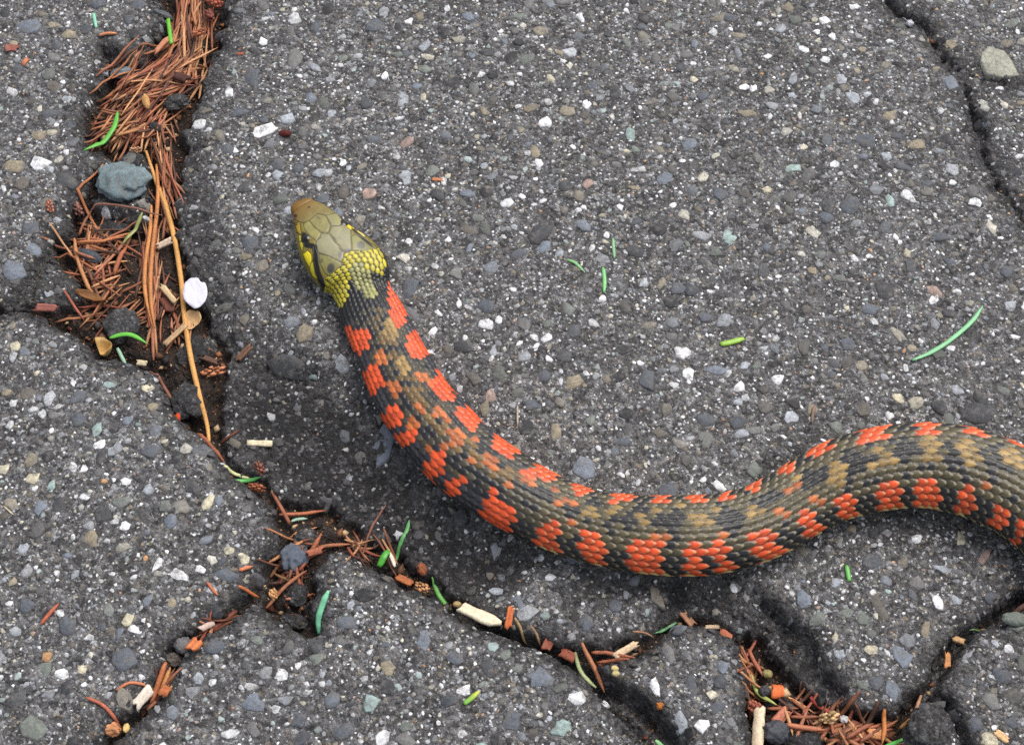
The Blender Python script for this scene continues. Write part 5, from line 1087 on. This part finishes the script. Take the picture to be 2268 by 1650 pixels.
lump('seed', 'orange seed in the slope of the rounded chunk', 'seed', 1461, 1566, 7, 7, 0, lin(180, 110, 50), M_CHIP, hz=.8, rough=.25, sink=.1, smooth=True)
lump('seed', 'brown knobbly seed in the crack near the cream seed tip', 'seed', 246, 1612, 18, 14, 0, lin(190, 132, 92), M_CHIP, hz=.8, rough=.3, sink=.2, zoff=1.5)
lump('seed', 'cream seed tip in the crack near the white chip', 'seed', 276, 1606, 7, 10, 0, lin(226, 196, 130), M_CHIP, hz=.9, rough=.1, sink=.1, smooth=True, zoff=1.5)
lump('pebble', 'olive pebble in the litter strip beside the red-brown needle', 'pebble', 1702, 1486, 10, 9, 0, lin(150, 138, 84), M_STONE, hz=.8, rough=.1, sink=.2, zoff=1.5)

# ---- loose pieces of asphalt and pebbles
lump('rock', 'blue-green broken rock standing between needle mat and crack hollow', 'rock', 270, 405, 60, 50, 0, lin(104, 120, 124), M_STONE, hz=.45, rough=.2, sink=.25, facet=2.6)
lump('asphalt_chunk', 'dark asphalt chunk wedged between needles and the arched green blade', 'chunk', 266, 712, 40, 44, 0, lin(62, 64, 68), M_STONE, hz=.55, rough=.2, sink=.2, facet=2.2)
lump('asphalt_chunk', 'small dark asphalt lump in the hollow under the crossing twig', 'chunk', 250, 492, 38, 22, 10, lin(54, 52, 54), M_STONE, hz=.7, rough=.22, sink=.2)
lump('pebble', 'dark oval slate pebble among needles in the hollow', 'pebble', 196, 556, 32, 15, 28, lin(58, 64, 72), M_STONE, hz=.7, rough=.1, sink=.1)
lump('asphalt_chunk', 'tan clod of old asphalt between straw stalk and brown twig stub', 'chunk', 460, 742, 17, 30, 0, lin(122, 104, 84), M_STONE, hz=.7, rough=.22, sink=.1)
lump('asphalt_chunk', 'black asphalt clod under the long stalk beside the orange cone', 'chunk', 424, 766, 34, 40, 0, lin(52, 50, 50), M_STONE, hz=.25, rough=.25, sink=.3)
lump('asphalt_chunk', 'brownish asphalt clod filling the crack at the stalk foot', 'chunk', 412, 880, 32, 44, -20, lin(62, 56, 54), M_STONE, hz=.5, rough=.22, sink=.2)
lump('pebble', 'blue-grey loose pebble beside the needle mat', 'pebble', 268, 150, 31, 14, -18, lin(108, 122, 132), M_STONE, hz=.8, rough=.1, sink=0, zoff=1.6)
lump('asphalt_chunk', 'dark asphalt crumb sitting on the dense needle mat', 'chunk', 390, 226, 32, 20, -12, lin(62, 60, 62), M_STONE, hz=.7, rough=.25, sink=-.4, zoff=1)
lump('asphalt_chunk', 'small dark clod under needles near the mat foot', 'chunk', 342, 280, 14, 15, 0, lin(54, 54, 58), M_STONE, hz=.7, rough=.25, sink=-.3, zoff=1)
lump('pebble', 'blue-grey pebble in the forked pocket beside the red-brown needle', 'pebble', 648, 1226, 28, 32, 20, lin(82, 90, 102), M_STONE, hz=.5, rough=.18, sink=.3)
lump('asphalt_chunk', 'dark grey clod in the forked pocket beside the flat needle', 'chunk', 676, 1180, 24, 20, 0, lin(84, 82, 82), M_STONE, hz=.6, rough=.2, sink=.1)
lump('asphalt_chunk', 'dark clod in the forked pocket beside the slanting needle', 'chunk', 654, 1306, 22, 26, 0, lin(52, 52, 56), M_STONE, hz=.6, rough=.2, sink=.1)
lump('asphalt_chunk', 'dark clod at the very foot of the forked pocket', 'chunk', 648, 1362, 28, 16, 10, lin(64, 62, 64), M_STONE, hz=.6, rough=.2, sink=.1)
lump('pebble', 'grey pebble at the crack bend beside orange bark', 'pebble', 402, 1424, 18, 18, 0, lin(104, 102, 104), M_STONE, hz=.8, rough=.14, sink=0, zoff=1.2)
lump('pebble', 'grey-brown pebble sunk in the dark widening beside a grey one', 'pebble', 380, 1452, 18, 15, 0, lin(92, 84, 78), M_STONE, hz=.8, rough=.2, sink=.1)
lump('pebble', 'dark angular pebble in the pit beside the cream stick', 'pebble', 1720, 1622, 26, 24, 0, lin(66, 68, 74), M_STONE, hz=.7, rough=.2, sink=0, zoff=.8)
lump('asphalt_chunk', 'black asphalt clod in the pit beside the dark pebble', 'chunk', 1782, 1640, 38, 20, 0, lin(42, 41, 43), M_STONE, hz=.7, rough=.2, sink=0, zoff=.6)
lump('pebble', 'white pebble in the pit beside the tan cone', 'pebble', 1870, 1590, 9, 8, 0, lin(196, 194, 190), M_STONE, hz=.8, rough=.15, sink=0, zoff=2.2)
lump('pebble', 'grey-green pebble perched on the crack edge by the mauve needle', 'pebble', 2246, 1376, 28, 15, 10, lin(112, 120, 112), M_STONE, hz=.7, rough=.1, sink=.1, zoff=.4)
lump('asphalt_chunk', 'dark asphalt chunk closing the end of the pit', 'chunk', 2056, 1616, 42, 44, 0, lin(66, 66, 70), M_STONE, hz=.5, rough=.18, sink=.2, facet=2.2)
lump('pebble', 'small dark pebble in the litter strip beside bright orange bark', 'pebble', 1696, 1524, 12, 13, 0, lin(54, 54, 58), M_STONE, hz=.8, rough=.16, sink=.1, zoff=1)
lump('pebble', 'white pebble on the edge of the bare litter-free crack', 'pebble', 2014, 57, 10, 9, 20, lin(190, 190, 196), M_STONE, hz=.8, rough=.16, sink=.1)
